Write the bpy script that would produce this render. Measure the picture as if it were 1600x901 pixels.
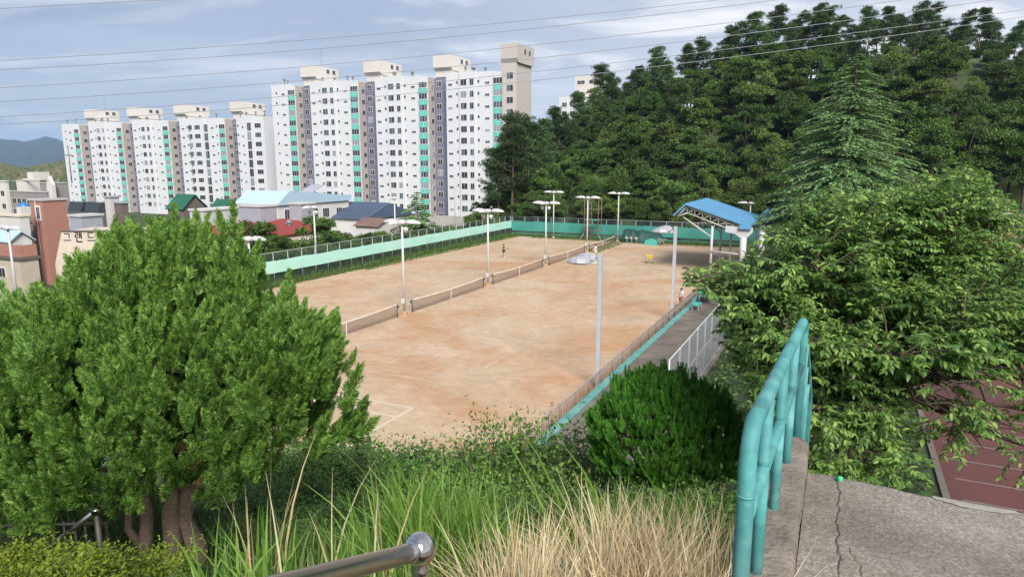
import bpy, math, random
import numpy as np
SC = bpy.context.scene
for o in list(bpy.data.objects): bpy.data.objects.remove(o)
COL = SC.collection
rng = np.random.default_rng(7)
random.seed(7)
R = math.radians

# ------------------------------------------------------------------ camera, sky, sun, exposure
FPX, PITCH, CZ = 1060.0, 10.42, 12.0
cam_d = bpy.data.cameras.new('camera'); cam = bpy.data.objects.new('camera', cam_d); COL.objects.link(cam)
cam_d.sensor_width = 36; cam_d.lens = 36 * FPX / 1600; cam_d.clip_start = 0.05; cam_d.clip_end = 20000
cam.location = (0, 0, CZ); cam.rotation_euler = (R(90 - PITCH), 0, 0)
SC.camera = cam
SUN_EL, SUN_AZ = 40.0, 168.0          # azimuth clockwise from +Y
EXPOSURE = 1.72
w = bpy.data.worlds.new('World'); SC.world = w; w.use_nodes = True
nt = w.node_tree; nt.nodes.clear()
def N(t, typ, **kw):
    n = t.nodes.new(typ)
    for k, v in kw.items(): setattr(n, k, v)
    return n
def L(t, a, b): t.links.new(a, b)
def ramp(t, pts, fac=None, interp='LINEAR'):
    n = N(t, 'ShaderNodeValToRGB'); cr = n.color_ramp; cr.interpolation = interp
    while len(cr.elements) > 1: cr.elements.remove(cr.elements[0])
    cr.elements[0].position = pts[0][0]; cr.elements[0].color = (*pts[0][1], 1)
    for p, c in pts[1:]:
        e = cr.elements.new(p); e.color = (*c, 1)
    if fac is not None: L(t, fac, n.inputs[0])
    return n
def mth(t, op, a, b=None):
    n = N(t, 'ShaderNodeMath', operation=op)
    for i, v in ((0, a), (1, b)):
        if v is None: continue
        if isinstance(v, (int, float)): n.inputs[i].default_value = v
        else: L(t, v, n.inputs[i])
    return n.outputs[0]
def mixc(t, fac, a, b, bt='MIX'):
    n = N(t, 'ShaderNodeMix', data_type='RGBA', blend_type=bt)
    for i, v in ((0, fac), (6, a), (7, b)):
        if isinstance(v, (int, float)): n.inputs[i].default_value = v
        elif isinstance(v, tuple): n.inputs[i].default_value = (*v, 1)
        else: L(t, v, n.inputs[i])
    return n.outputs[2]
sky = N(nt, 'ShaderNodeTexSky', sky_type='NISHITA', sun_disc=False)
sky.sun_elevation = R(SUN_EL); sky.sun_rotation = R(SUN_AZ); sky.altitude = 60; sky.dust_density = 2.0
tc = N(nt, 'ShaderNodeTexCoord'); sx = N(nt, 'ShaderNodeSeparateXYZ'); L(nt, tc.outputs['Generated'], sx.inputs[0])
zc = mth(nt, 'ADD', mth(nt, 'MAXIMUM', sx.outputs[2], 0.0), 0.16)
cx = N(nt, 'ShaderNodeCombineXYZ'); L(nt, mth(nt, 'DIVIDE', sx.outputs[0], zc), cx.inputs[0])
L(nt, mth(nt, 'DIVIDE', sx.outputs[1], zc), cx.inputs[1])
mp = N(nt, 'ShaderNodeMapping'); mp.inputs['Rotation'].default_value = (0, 0, R(14)); mp.inputs['Scale'].default_value = (0.55, 1.15, 1); mp.inputs['Location'].default_value = (0.85, 2.35, 0)
L(nt, cx.outputs[0], mp.inputs[0])
n1 = N(nt, 'ShaderNodeTexNoise'); n1.inputs['Scale'].default_value = 0.95; n1.inputs['Detail'].default_value = 8; n1.inputs['Roughness'].default_value = 0.52; n1.inputs['Distortion'].default_value = 0.25
L(nt, mp.outputs[0], n1.inputs['Vector'])
n2 = N(nt, 'ShaderNodeTexNoise'); n2.inputs['Scale'].default_value = 2.1; n2.inputs['Detail'].default_value = 9; n2.inputs['Roughness'].default_value = 0.55; n2.inputs['Distortion'].default_value = 0.5
L(nt, mp.outputs[0], n2.inputs['Vector'])
# grey-blue cloud deck, thinner and paler towards the horizon, with brighter torn patches
deck = ramp(nt, [(0.30, (.17, .205, .285)), (0.48, (.27, .31, .395)), (0.66, (.47, .50, .56))], n1.outputs[0])
low = ramp(nt, [(0.0, (.80, .79, .82)), (0.10, (.64, .66, .72)), (0.22, (.43, .465, .54)), (0.42, (.26, .305, .39)), (1.0, (.22, .265, .35))], sx.outputs[2])
base = mixc(nt, 0.55, deck.outputs[0], low.outputs[0])
patch = ramp(nt, [(0.50, (0, 0, 0)), (0.66, (1, 1, 1))], n2.outputs[0])
patchlow = mth(nt, 'MULTIPLY', patch.outputs[0], 0.62)
cloud = mixc(nt, patchlow, base, (.86, .81, .80))
skyc = N(nt, 'ShaderNodeVectorMath', operation='SCALE'); L(nt, sky.outputs[0], skyc.inputs[0]); skyc.inputs['Scale'].default_value = 0.055
cloud10 = N(nt, 'ShaderNodeVectorMath', operation='SCALE'); L(nt, cloud, cloud10.inputs[0]); cloud10.inputs['Scale'].default_value = 0.49
thick = N(nt, 'ShaderNodeMapRange'); thick.interpolation_type = 'SMOOTHSTEP'; thick.inputs[1].default_value = -.75; thick.inputs[2].default_value = .55; L(nt, sx.outputs[0], thick.inputs[0])
tint = ramp(nt, [(0, (.62, .67, .75)), (.55, (.84, .86, .90)), (1, (1.14, 1.09, 1.03))], thick.outputs[0])
cloud10_ = N(nt, 'ShaderNodeVectorMath', operation='MULTIPLY'); L(nt, cloud10.outputs[0], cloud10_.inputs[0]); L(nt, tint.outputs[0], cloud10_.inputs[1]); cloud10 = cloud10_
fin = mixc(nt, 0.88, skyc.outputs[0], cloud10.outputs[0])
bg = N(nt, 'ShaderNodeBackground'); bg.inputs[1].default_value = 1.0; L(nt, fin, bg.inputs[0])
wo = N(nt, 'ShaderNodeOutputWorld'); L(nt, bg.outputs[0], wo.inputs[0])
sl = bpy.data.lights.new('sun', 'SUN'); so = bpy.data.objects.new('sun', sl); COL.objects.link(so)
sl.energy = 2.0; sl.angle = R(24); sl.color = (1.0, .96, .90)
so.rotation_euler = (R(90 - SUN_EL), 0, R(180 - SUN_AZ)); so.location = (20, -40, 60)
SC.view_settings.view_transform = 'Standard'; SC.view_settings.look = 'None'
SC.view_settings.exposure = EXPOSURE; SC.view_settings.gamma = 1
SC.render.engine = 'CYCLES'; SC.cycles.use_denoising = True
SC.cycles.max_bounces = 7; SC.cycles.diffuse_bounces = 4; SC.cycles.glossy_bounces = 3
SC.cycles.transmission_bounces = 3; SC.cycles.transparent_max_bounces = 6
SC.cycles.caustics_reflective = False; SC.cycles.caustics_refractive = False

# ------------------------------------------------------------------ coordinates
AZ = R(25.8); CS, SN = math.cos(AZ), math.sin(AZ)
cp, sp = math.cos(R(PITCH)), math.sin(R(PITCH))
def C(s, t, z=0.0):                      # court frame: s across the courts (right), t along the nets (away)
    return (s * CS + t * SN, -s * SN + t * CS, z)
def st(x, y): return (x * CS - y * SN, x * SN + y * CS)
def ray(u, v):
    a, b = u - 800, v - 450.5
    f = FPX * cp - b * sp
    return a / f, (FPX * sp + b * cp) / f  # x per forward metre, drop per forward metre
def P(u, v, y):
    k, d = ray(u, v); return (k * y, y, CZ - d * y)
def s_at(u, v, T):                        # s on the vertical plane t = T
    k, _ = ray(u, v); return T * (CS * k - SN) / (CS + SN * k)
def smooth(a, b, x):
    q = np.clip((x - a) / (b - a), 0, 1); return q * q * (3 - 2 * q)
def ground(s, t):
    s = np.asarray(s, float); t = np.asarray(t, float)
    n = np.interp(t + np.clip(-s - 1.5, 0, 4) * .45, [-30, -2, 0, 2, 3, 4, 10, 16, 21], [10.25, 10.25, 10.22, 10.0, 9.65, 9.15, 5.9, 2.8, 0])
    r = np.interp(s, [-6.1, -5.7, -2, 2.3], [0, 0.6, 3.2, 4.5])
    z = np.maximum(n, r)
    left = np.interp(s, [-61, -52.2], [-5, 0]); z = np.where(t > 25, z + left, z + left * np.clip(t / 25, 0, 1))
    g = np.interp(s, [-100, -76, -61, -46, -27, -12, 40, 220, 500], [0, .08, .30, .60, .78, .90, .76, .7, .3])
    z = z + 33 * g * smooth(105.5, 158, t) * np.interp(t, [200, 330], [1, 0])
    return z
def gz(x, y):
    s, t = st(x, y); return float(ground(s, t))

# ------------------------------------------------------------------ mesh building
def to_mesh(name, V, F, mats=(), mi=None, smoothf=False):
    m = bpy.data.meshes.new(name)
    V = np.asarray(V, np.float32).reshape(-1, 3)
    if isinstance(F, np.ndarray):
        k = F.shape[1]; idx = F.ravel().astype(np.int32); nf = len(F)
        starts = np.arange(nf, dtype=np.int32) * k; tot = np.full(nf, k, np.int32)
    else:
        tot = np.array([len(f) for f in F], np.int32); nf = len(F)
        idx = np.array([i for f in F for i in f], np.int32)
        starts = np.concatenate([[0], np.cumsum(tot)[:-1]]).astype(np.int32)
    m.vertices.add(len(V)); m.vertices.foreach_set('co', V.ravel())
    m.loops.add(len(idx)); m.loops.foreach_set('vertex_index', idx)
    m.polygons.add(nf); m.polygons.foreach_set('loop_start', starts); m.polygons.foreach_set('loop_total', tot)
    for q in mats: m.materials.append(q)
    if mi is not None: m.polygons.foreach_set('material_index', np.asarray(mi, np.int32))
    if smoothf: m.polygons.foreach_set('use_smooth', np.ones(nf, bool))
    m.update(calc_edges=True)
    return m
class MB:
    def __init__(self): self.V = []; self.F = []; self.mi = []; self.sm = []
    def add(self, V, F, mi=0, sm=False):
        o = len(self.V); self.V += [tuple(v) for v in V]
        for f in F: self.F.append(tuple(i + o for i in f)); self.mi.append(mi); self.sm.append(sm)
        return self
    def box(self, a, b, mi=0, skip=()):
        (x0, y0, z0), (x1, y1, z1) = a, b
        V = [(x0,y0,z0),(x1,y0,z0),(x1,y1,z0),(x0,y1,z0),(x0,y0,z1),(x1,y0,z1),(x1,y1,z1),(x0,y1,z1)]
        F = [(3,2,1,0),(4,5,6,7),(0,1,5,4),(1,2,6,5),(2,3,7,6),(3,0,4,7)]
        return self.add(V, [f for i, f in enumerate(F) if i not in skip], mi)
    def bbox(self, a, b, c=0.02, mi=0):   # box with chamfered edges
        (x0,y0,z0),(x1,y1,z1) = a, b
        import itertools
        V = []; idx = {}
        for sx_ in (0,1):
            for sy_ in (0,1):
                for sz_ in (0,1):
                    X = (x0,x1)[sx_]; Y = (y0,y1)[sy_]; Z = (z0,z1)[sz_]
                    dx = c if sx_ == 0 else -c; dy = c if sy_ == 0 else -c; dz = c if sz_ == 0 else -c
                    for ax, p in enumerate(((X, Y+dy, Z+dz), (X+dx, Y, Z+dz), (X+dx, Y+dy, Z))):
                        idx[(sx_,sy_,sz_,ax)] = len(V); V.append(p)
        import bmesh
        bm = bmesh.new(); vs = [bm.verts.new(v) for v in V]
        r = bmesh.ops.convex_hull(bm, input=vs)
        bmesh.ops.dissolve_limit(bm, angle_limit=0.02, verts=bm.verts[:], edges=bm.edges[:])
        bm.verts.index_update()
        VV = [tuple(v.co) for v in bm.verts]; FF = [tuple(v.index for v in f.verts) for f in bm.faces]; bm.free()
        return self.add(VV, FF, mi)
    def tube(self, pts, rad, n=8, mi=0, sm=True, caps=True, closed=False):
        pts = [np.array(p, float) for p in pts]
        if not hasattr(rad, '__len__'): rad = [rad] * len(pts)
        up = np.array([0, 0, 1.0]); V = []; prev = None
        for i, p in enumerate(pts):
            a = pts[max(0, i - 1)]; b = pts[min(len(pts) - 1, i + 1)]; d = b - a; d = d / (np.linalg.norm(d) + 1e-9)
            if prev is None:
                x = np.cross(d, up)
                if np.linalg.norm(x) < .1: x = np.cross(d, (1.0, 0, 0))
            else: x = prev - d * prev.dot(d)
            x /= np.linalg.norm(x) + 1e-9; prev = x; y = np.cross(d, x)
            for k in range(n):
                q = 2 * math.pi * k / n; V.append(p + rad[i] * (math.cos(q) * x + math.sin(q) * y))
        F = []
        for i in range(len(pts) - 1):
            for k in range(n):
                F.append((i*n+k, i*n+(k+1) % n, (i+1)*n+(k+1) % n, (i+1)*n+k))
        self.add(V, F, mi, sm)
        if caps:
            o = len(self.V) - len(V); m = len(pts) - 1
            self.F.append(tuple(o + k for k in reversed(range(n)))); self.mi.append(mi); self.sm.append(False)
            self.F.append(tuple(o + m*n + k for k in range(n))); self.mi.append(mi); self.sm.append(False)
        return self
    def lathe(self, prof, c=(0,0,0), n=16, mi=0, sm=True, scale=(1,1)):
        V = []; F = []
        for r, z in prof:
            for k in range(n):
                q = 2*math.pi*k/n; V.append((c[0]+scale[0]*r*math.cos(q), c[1]+scale[1]*r*math.sin(q), c[2]+z))
        for i in range(len(prof)-1):
            for k in range(n): F.append((i*n+k, i*n+(k+1)%n, (i+1)*n+(k+1)%n, (i+1)*n+k))
        return self.add(V, F, mi, sm)
    def prism(self, poly, axis, a, b, mi=0):  # extrude polygon (2d) along axis 0,1,2
        n = len(poly); V = []
        for h in (a, b):
            for p, q in poly:
                V.append({0: (h, p, q), 1: (p, h, q), 2: (p, q, h)}[axis])
        F = [tuple(range(n))[::-1], tuple(range(n, 2*n))] + [(i, (i+1) % n, n+(i+1) % n, n+i) for i in range(n)]
        return self.add(V, F, mi)
    def mesh(self, name, mats):
        m = to_mesh(name, self.V, self.F, mats, self.mi)
        m.polygons.foreach_set('use_smooth', np.array(self.sm, bool)); 
        import bmesh
        bm = bmesh.new(); bm.from_mesh(m); bmesh.ops.recalc_face_normals(bm, faces=bm.faces); bm.to_mesh(m); bm.free()
        return m
def thing(name, label, cat, loc=(0,0,0), rot=0.0, group=None):
    o = bpy.data.objects.new(name, None); o.empty_display_size = .2; COL.objects.link(o)
    o.location = loc; o.rotation_euler = (0, 0, rot); o['label'] = label; o['category'] = cat
    if group: o['group'] = group
    return o
def obj(name, mesh, mats=None, parent=None, loc=None, rot=None, label=None):
    if isinstance(mesh, MB): mesh = mesh.mesh(name, mats if isinstance(mats, (list, tuple)) else [mats])
    o = bpy.data.objects.new(name, mesh); COL.objects.link(o)
    if parent: o.parent = parent
    if loc is not None: o.location = loc
    if rot is not None: o.rotation_euler = (0, 0, rot)
    if label: o['label'] = label
    return o
def tag(o, label, cat, group=None):
    o['label'] = label; o['category'] = cat
    if group: o['group'] = group
    return o
def stuff(o, label=None, cat=None):
    o['kind'] = 'stuff'
    if label: o['label'] = label
    if cat: o['category'] = cat
    return o
def struct(o): o['kind'] = 'structure'; return o
def copy_tree(o, parent=None):
    c = o.copy(); COL.objects.link(c); c.parent = parent
    for ch in list(o.children): copy_tree(ch, c)
    return c
def place(o, loc, rot=None, label=None, scale=None):
    o.location = loc
    if rot is not None: o.rotation_euler = (0, 0, rot)
    if scale is not None: o.scale = (scale,)*3 if not hasattr(scale, '__len__') else scale
    if label: o['label'] = label
    return o
# numpy scatter of small templates
def norm(v): return v / (np.linalg.norm(v, axis=-1, keepdims=True) + 1e-9)
def frames(d, up):
    x = norm(d); y = norm(np.cross(up, x)); z = np.cross(x, y)
    return np.stack([x, y, z], axis=-1)
def scatter(TV, TF, M, T, S):
    S = np.asarray(S, float)
    if S.ndim == 1: S = S[:, None]
    V = np.einsum('nij,nkj->nki', M, TV[None] * S[:, None, :]) + T[:, None, :]
    F = TF[None] + (np.arange(len(T)) * len(TV))[:, None, None]
    return V.reshape(-1, 3), F.reshape(-1, TF.shape[1])
def join(lst):
    Vs, Fs, o = [], [], 0
    for V, F in lst: Vs.append(V); Fs.append(F + o); o += len(V)
    return np.concatenate(Vs), np.concatenate(Fs)
def rdir(n): return norm(rng.normal(size=(n, 3)))
LEAF2 = (np.array([(0,0,0),(.5,.24,.03),(.5,-.24,.03),(1,0,-.06),(.5,0,-.05)], float), np.array([(0,2,3,4),(0,4,3,1)]))
LEAF4 = (np.array([(0,0,0),(.3,.19,.03),(.3,-.19,.03),(.3,0,0),(.66,.17,-.04),(.66,-.17,-.04),(.66,0,-.08),(1,0,-.26)], float),
         np.array([(0,2,3,1),(3,2,5,6),(1,3,6,4),(6,5,7,4)]))
NEEDLE = (np.array([(0,0,0),(.55,.11,.02),(.55,-.11,.02),(1,0,-.04)], float), np.array([(0,2,3,1)]))

# ------------------------------------------------------------------ materials
MATS = {}
def mat(name, col, rough=.6, metal=0, var=0.0, vscale=3.0, bump=0.0, bscale=20.0, col2=None, spec=.5, coord='Object'):
    if name in MATS: return MATS[name]
    m = bpy.data.materials.new(name); m.use_nodes = True; t = m.node_tree; b = t.nodes['Principled BSDF']
    b.inputs['Roughness'].default_value = rough; b.inputs['Metallic'].default_value = metal
    b.inputs['Specular IOR Level'].default_value = spec
    tcx = N(t, 'ShaderNodeTexCoord')
    if var or col2:
        n = N(t, 'ShaderNodeTexNoise'); n.inputs['Scale'].default_value = vscale; n.inputs['Detail'].default_value = 6; n.inputs['Roughness'].default_value = .6
        L(t, tcx.outputs[coord], n.inputs['Vector'])
        c2 = col2 or tuple(min(1, c * (1 + var)) for c in col); c1 = col if col2 else tuple(c * (1 - var) for c in col)
        r = ramp(t, [(0.32, c1), (0.68, c2)], n.outputs[0]); L(t, r.outputs[0], b.inputs['Base Color'])
    else: b.inputs['Base Color'].default_value = (*col, 1)
    if bump:
        n = N(t, 'ShaderNodeTexNoise'); n.inputs['Scale'].default_value = bscale; n.inputs['Detail'].default_value = 5
        L(t, tcx.outputs[coord], n.inputs['Vector'])
        bp = N(t, 'ShaderNodeBump'); bp.inputs['Strength'].default_value = bump; bp.inputs['Distance'].default_value = .02
        L(t, n.outputs[0], bp.inputs['Height']); L(t, bp.outputs[0], b.inputs['Normal'])
    MATS[name] = m; return m
def leafmat(name, cols, trans=.25, rough=.55, gain=1.0):
    vary = name in ('broad_leaf', 'broad_leaf_olive', 'pine_needle', 'shrub_leaf')
    cols = [tuple(min(.6, c * gain) for c in q) for q in cols]
    m = bpy.data.materials.new(name); m.use_nodes = True; t = m.node_tree; b = t.nodes['Principled BSDF']
    g = N(t, 'ShaderNodeNewGeometry')
    r = ramp(t, [(i / max(1, len(cols) - 1), c) for i, c in enumerate(cols)], g.outputs['Random Per Island'])
    oi = N(t, 'ShaderNodeObjectInfo'); hv = N(t, 'ShaderNodeHueSaturation')
    L(t, r.outputs[0], hv.inputs['Color'])
    mr = N(t, 'ShaderNodeMapRange'); L(t, oi.outputs['Random'], mr.inputs[0]); mr.inputs[3].default_value, mr.inputs[4].default_value = (.6, 1.5) if vary else (1.0, 1.0)
    L(t, mr.outputs[0], hv.inputs['Value'])
    mr2 = N(t, 'ShaderNodeMapRange'); L(t, mth(t, 'FRACT', mth(t, 'MULTIPLY', oi.outputs['Random'], 7.3)), mr2.inputs[0]); mr2.inputs[3].default_value, mr2.inputs[4].default_value = (.488, .518) if vary else (.496, .496)
    L(t, mr2.outputs[0], hv.inputs['Hue'])
    L(t, hv.outputs[0], b.inputs['Base Color']); b.inputs['Roughness'].default_value = rough
    b.inputs['Specular IOR Level'].default_value = .3
    tr = N(t, 'ShaderNodeBsdfTranslucent'); L(t, hv.outputs[0], tr.inputs['Color'])
    mx = N(t, 'ShaderNodeMixShader'); mx.inputs[0].default_value = trans
    L(t, b.outputs[0], mx.inputs[1]); L(t, tr.outputs[0], mx.inputs[2]); L(t, mx.outputs[0], t.nodes['Material Output'].inputs[0])
    MATS[name] = m; return m

# ------------------------------------------------------------------ ground, courts, track
def add_noise_ramp(t, coord, scale, pts, detail=6, rough=.6, map_scale=None, dist=0.0):
    n = N(t, 'ShaderNodeTexNoise'); n.inputs['Scale'].default_value = scale; n.inputs['Detail'].default_value = detail
    n.inputs['Roughness'].default_value = rough; n.inputs['Distortion'].default_value = dist
    if map_scale:
        q = N(t, 'ShaderNodeMapping'); q.inputs['Scale'].default_value = map_scale; L(t, coord, q.inputs[0]); coord = q.outputs[0]
    L(t, coord, n.inputs['Vector'])
    return ramp(t, pts, n.outputs[0]).outputs[0]
m = bpy.data.materials.new('grassy_earth'); m.use_nodes = True; t = m.node_tree; b = t.nodes['Principled BSDF']
cc = N(t, 'ShaderNodeTexCoord').outputs['Object']
a = add_noise_ramp(t, cc, .35, [(.35, (.028, .045, .012)), (.6, (.05, .075, .02)), (.75, (.09, .075, .04))])
f = add_noise_ramp(t, cc, 9, [(.3, (.55, .55, .55)), (.7, (1.3, 1.3, 1.3))])
L(t, mixc(t, 1.0, a, f, 'MULTIPLY'), b.inputs['Base Color']); b.inputs['Roughness'].default_value = .95
M_GROUND = m
def axis_vals(parts): return np.unique(np.concatenate([np.arange(a, b, st_) for a, b, st_ in parts]))
sv = axis_vals([(-6700, -1200, 1100), (-1200, -200, 100), (-200, -70, 10), (-70, -50, 2), (-50, -12, 4), (-12, 6, .8), (6, 60, 4), (60, 240, 15), (240, 1200, 120), (1200, 6701, 1100)])
tv = axis_vals([(-2600, -200, 600), (-200, -10, 19), (-10, 26, .8), (26, 104, 4), (104, 170, 3), (170, 400, 20), (400, 1500, 150), (1500, 6501, 1250)])
SS, TT = np.meshgrid(sv, tv, indexing='ij'); ZZ = ground(SS, TT)
far = smooth(300, 900, np.hypot(SS, TT)); ZZ = ZZ * (1 - far) + (-5) * far
rough_ = rng.normal(size=ZZ.shape) * .05 * (np.abs(ground(SS + .5, TT + .5) - ZZ) > .03)
ZZ = ZZ - .04 + rough_
V = np.stack([SS * CS + TT * SN, -SS * SN + TT * CS, ZZ], -1).reshape(-1, 3)
ni, nj = ZZ.shape; ii, jj = np.meshgrid(np.arange(ni-1), np.arange(nj-1), indexing='ij'); q = ii * nj + jj
F = np.stack([q, q + nj, q + nj + 1, q + 1], -1).reshape(-1, 4)
struct(obj('ground', to_mesh('ground', V, F, [M_GROUND], None, True)))

# clay court surface
m = bpy.data.materials.new('court_clay'); m.use_nodes = True; t = m.node_tree; b = t.nodes['Principled BSDF']
cc = N(t, 'ShaderNodeTexCoord').outputs['Object']
pale = add_noise_ramp(t, cc, .22, [(.3, (.40, .292, .195)), (.5, (.47, .353, .245)), (.72, (.51, .402, .292))], 9, .66, (1, .8, 1), .8)
orange = add_noise_ramp(t, cc, .075, [(.44, (0, 0, 0)), (.52, (.4, .4, .4)), (.62, (1, 1, 1))], 9, .68, (.9, 1.2, 1), 1.2)
c1 = mixc(t, mth(t, 'MULTIPLY', orange, .66), pale, (.40, .20, .09))
scuff = add_noise_ramp(t, cc, 1.7, [(.35, (.84, .84, .84)), (.65, (1.08, 1.08, 1.08))], 9, .72, (.75, 1.15, 1))
c2 = mixc(t, 1.0, c1, scuff, 'MULTIPLY')
grit = add_noise_ramp(t, cc, 14, [(.3, (.86, .86, .86)), (.7, (1.1, 1.1, 1.1))], 4)
L(t, mixc(t, 1.0, c2, grit, 'MULTIPLY'), b.inputs['Base Color']); b.inputs['Roughness'].default_value = .92; b.inputs['Specular IOR Level'].default_value = .2
bp = N(t, 'ShaderNodeBump'); bp.inputs['Strength'].default_value = .25; bp.inputs['Distance'].default_value = .05
nn = N(t, 'ShaderNodeTexNoise'); nn.inputs['Scale'].default_value = 5; nn.inputs['Detail'].default_value = 8; L(t, cc, nn.inputs['Vector']); L(t, nn.outputs[0], bp.inputs['Height']); L(t, bp.outputs[0], b.inputs['Normal'])
M_CLAY = m
court = obj('court_ground', MB().add([(-50.6, 12, 0), (-10.9, 12, 0), (-10.9, 104.2, 0), (-50.6, 104.2, 0)], [(0, 1, 2, 3)]), M_CLAY, None, (0, 0, 0), -AZ); struct(court)
def worn_white(name, lo, hi):
    m = bpy.data.materials.new(name); m.use_nodes = True; t = m.node_tree; b = t.nodes['Principled BSDF']
    cc = N(t, 'ShaderNodeTexCoord').outputs['Object']
    wear = add_noise_ramp(t, cc, .5, [(lo, (.42, .31, .22)), (hi, (.60, .55, .49))], 10, .75)
    L(t, wear, b.inputs['Base Color']); b.inputs['Roughness'].default_value = .8; return m
M_LINE = worn_white('worn_lime_line', .46, .70); M_LINE2 = worn_white('fresh_lime_line', .15, .4)
NS = -31.1; LAMP_T = [44.4, 58.9, 73.5, 88.0, 102.2]
for i, tk in enumerate([21.4, 36.4, 51.6, 66.2, 80.8, 94.6]):
    B0, SV = 12.6, 6.9
    segs = []
    for q in (-5.485, -4.115, 4.115, 5.485): segs.append((NS - B0, tk + q, NS + B0, tk + q))
    for sg in (-1, 1):
        segs.append((NS + sg * B0, tk - 5.485, NS + sg * B0, tk + 5.485)); segs.append((NS + sg * SV, tk - 4.115, NS + sg * SV, tk + 4.115))
    segs.append((NS - SV, tk, NS + SV, tk))
    if i == 0: segs = [g for g in segs if g[1] > 14]
    for s0, t0, s1, t1 in segs:
        h = .036; b_ = MB()
        if abs(t1 - t0) < 1e-6: b_.add([(s0, t0-h, .004), (s1, t0-h, .004), (s1, t0+h, .004), (s0, t0+h, .004)], [(0,1,2,3)])
        else: b_.add([(s0-h, t0+h+.001, .004), (s0-h, t1-h-.001, .004), (s0+h, t1-h-.001, .004), (s0+h, t0+h+.001, .004)], [(3,2,1,0)])
        obj('court_line', b_, M_LINE2 if i == 0 else M_LINE, court)
# running track and field on the right, higher terrace
m = bpy.data.materials.new('red_track'); m.use_nodes = True; t = m.node_tree; b = t.nodes['Principled BSDF']
cc = N(t, 'ShaderNodeTexCoord').outputs['Object']
a = add_noise_ramp(t, cc, .25, [(.35, (.065, .024, .02)), (.65, (.125, .04, .034))]); f = add_noise_ramp(t, cc, 30, [(.3, (.75,)*3), (.7, (1.2,)*3)])
L(t, mixc(t, 1.0, a, f, 'MULTIPLY'), b.inputs['Base Color']); b.inputs['Roughness'].default_value = .8
track = struct(obj('running_track', MB().add([(2.75, 8, 4.5), (90, 8, 4.5), (90, 41, 4.5), (2.75, 41, 4.5)], [(0,1,2,3)]), m, None, (0,0,0), -AZ))
for q in (17.3, 18.5, 19.75, 21.0, 22.25, 23.5):
    obj('lane_line', MB().box((3.0, q-.022, 4.500), (90, q+.022, 4.505), skip=(0,)), mat('track_paint', (.19, .155, .15), .7, 0, .25, 3), track)
obj('track_kerb', MB().box((2.6, 8, 4.4), (2.748, 41, 4.53)), mat('kerb_grey', (.12, .10, .088), .9, 0, .2, 4), track)
struct(obj('playing_field', MB().add([(2.75, 41, 4.49), (90, 41, 4.49), (90, 103, 4.49), (2.75, 103, 4.49)], [(0,1,2,3)]),
           mat('orange_dirt', (.40, .19, .09), .95, 0, 0, .12, .2, 6, (.44, .27, .16)), None, (0,0,0), -AZ))
M_CONC = mat('weathered_concrete', (.22, .20, .17), .9, 0, 0, 1.3, .5, 25, (.34, .31, .27))
fw = thing('low_wall', 'low grey concrete wall along the far edge of the orange field under the trees', 'wall', C(4, 103.3, 4.3), -AZ)
obj('wall_face', MB().bbox((0, 0, 0), (80, .4, 1.5), .03), M_CONC, fw); obj('coping', MB().bbox((-.1, -.06, 1.505), (80.1, .46, 1.62), .02), mat('coping_grey', (.42, .40, .37), .85, 0, .15, 2), fw)

# walkway beside the courts with its teal kerb
struct(obj('walkway', MB().box((-10.55, 16, -.5), (-6.15, 104, .28)), mat('walk_concrete', (.09, .074, .058), .9, 0, 0, .8, .4, 20, (.18, .15, .125)), None, (0,0,0), -AZ))
struct(obj('walkway_kerb', MB().bbox((-10.95, 16, -.3), (-10.552, 104, .42), .03), mat('teal_kerb_paint', (.055, .23, .21), .7, 0, 0, 1.6, .2, 15, (.17, .33, .30)), None, (0,0,0), -AZ))

# far mountains and wooded hill
def ridge(name, u0, u1, dist, prof, base, m, n=90, depth=900, rough=8):
    us = np.linspace(u0, u1, n); V = []; 
    rows = 9
    for j in range(rows):
        q = j / (rows - 1)
        for i, u in enumerate(us):
            k, _ = ray(u, 255.6)
            top = np.interp(u, [p[0] for p in prof], [p[1] for p in prof])
            _, d = ray(u, top); zt = CZ - d * dist
            hh = base + (zt - base) * (1 - (1 - q) ** 1.6)
            y = dist - depth * (1 - q)
            V.append((k * y + rng.normal() * rough, y, hh + rng.normal() * rough * .4 * (q < .99) ))
    F = [(j*n+i, j*n+i+1, (j+1)*n+i+1, (j+1)*n+i) for j in range(rows-1) for i in range(n-1)]
    return struct(obj(name, to_mesh(name, V, F, [m], None, True)))
ridge('mountain', -700, 560, 5200, [(-700, 235), (-300, 205), (-60, 222), (0, 217), (40, 222), (58, 219), (80, 213), (110, 224), (200, 244), (350, 238), (560, 250)], -30,
      mat('mountain_forest', (.026, .042, .036), .95, 0, .35, .004), rough=22, depth=1500)
wm = mat('far_wood', (.05, .065, .02), .95, 0, 0, .05, 0, 1, (.115, .115, .04))
ridge('wooded_hill', -500, 420, 900, [(-500, 255), (-100, 250), (0, 262), (40, 270), (75, 262), (110, 258), (200, 262), (420, 270)], -6, wm, n=160, rough=3.0, depth=260)
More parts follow.
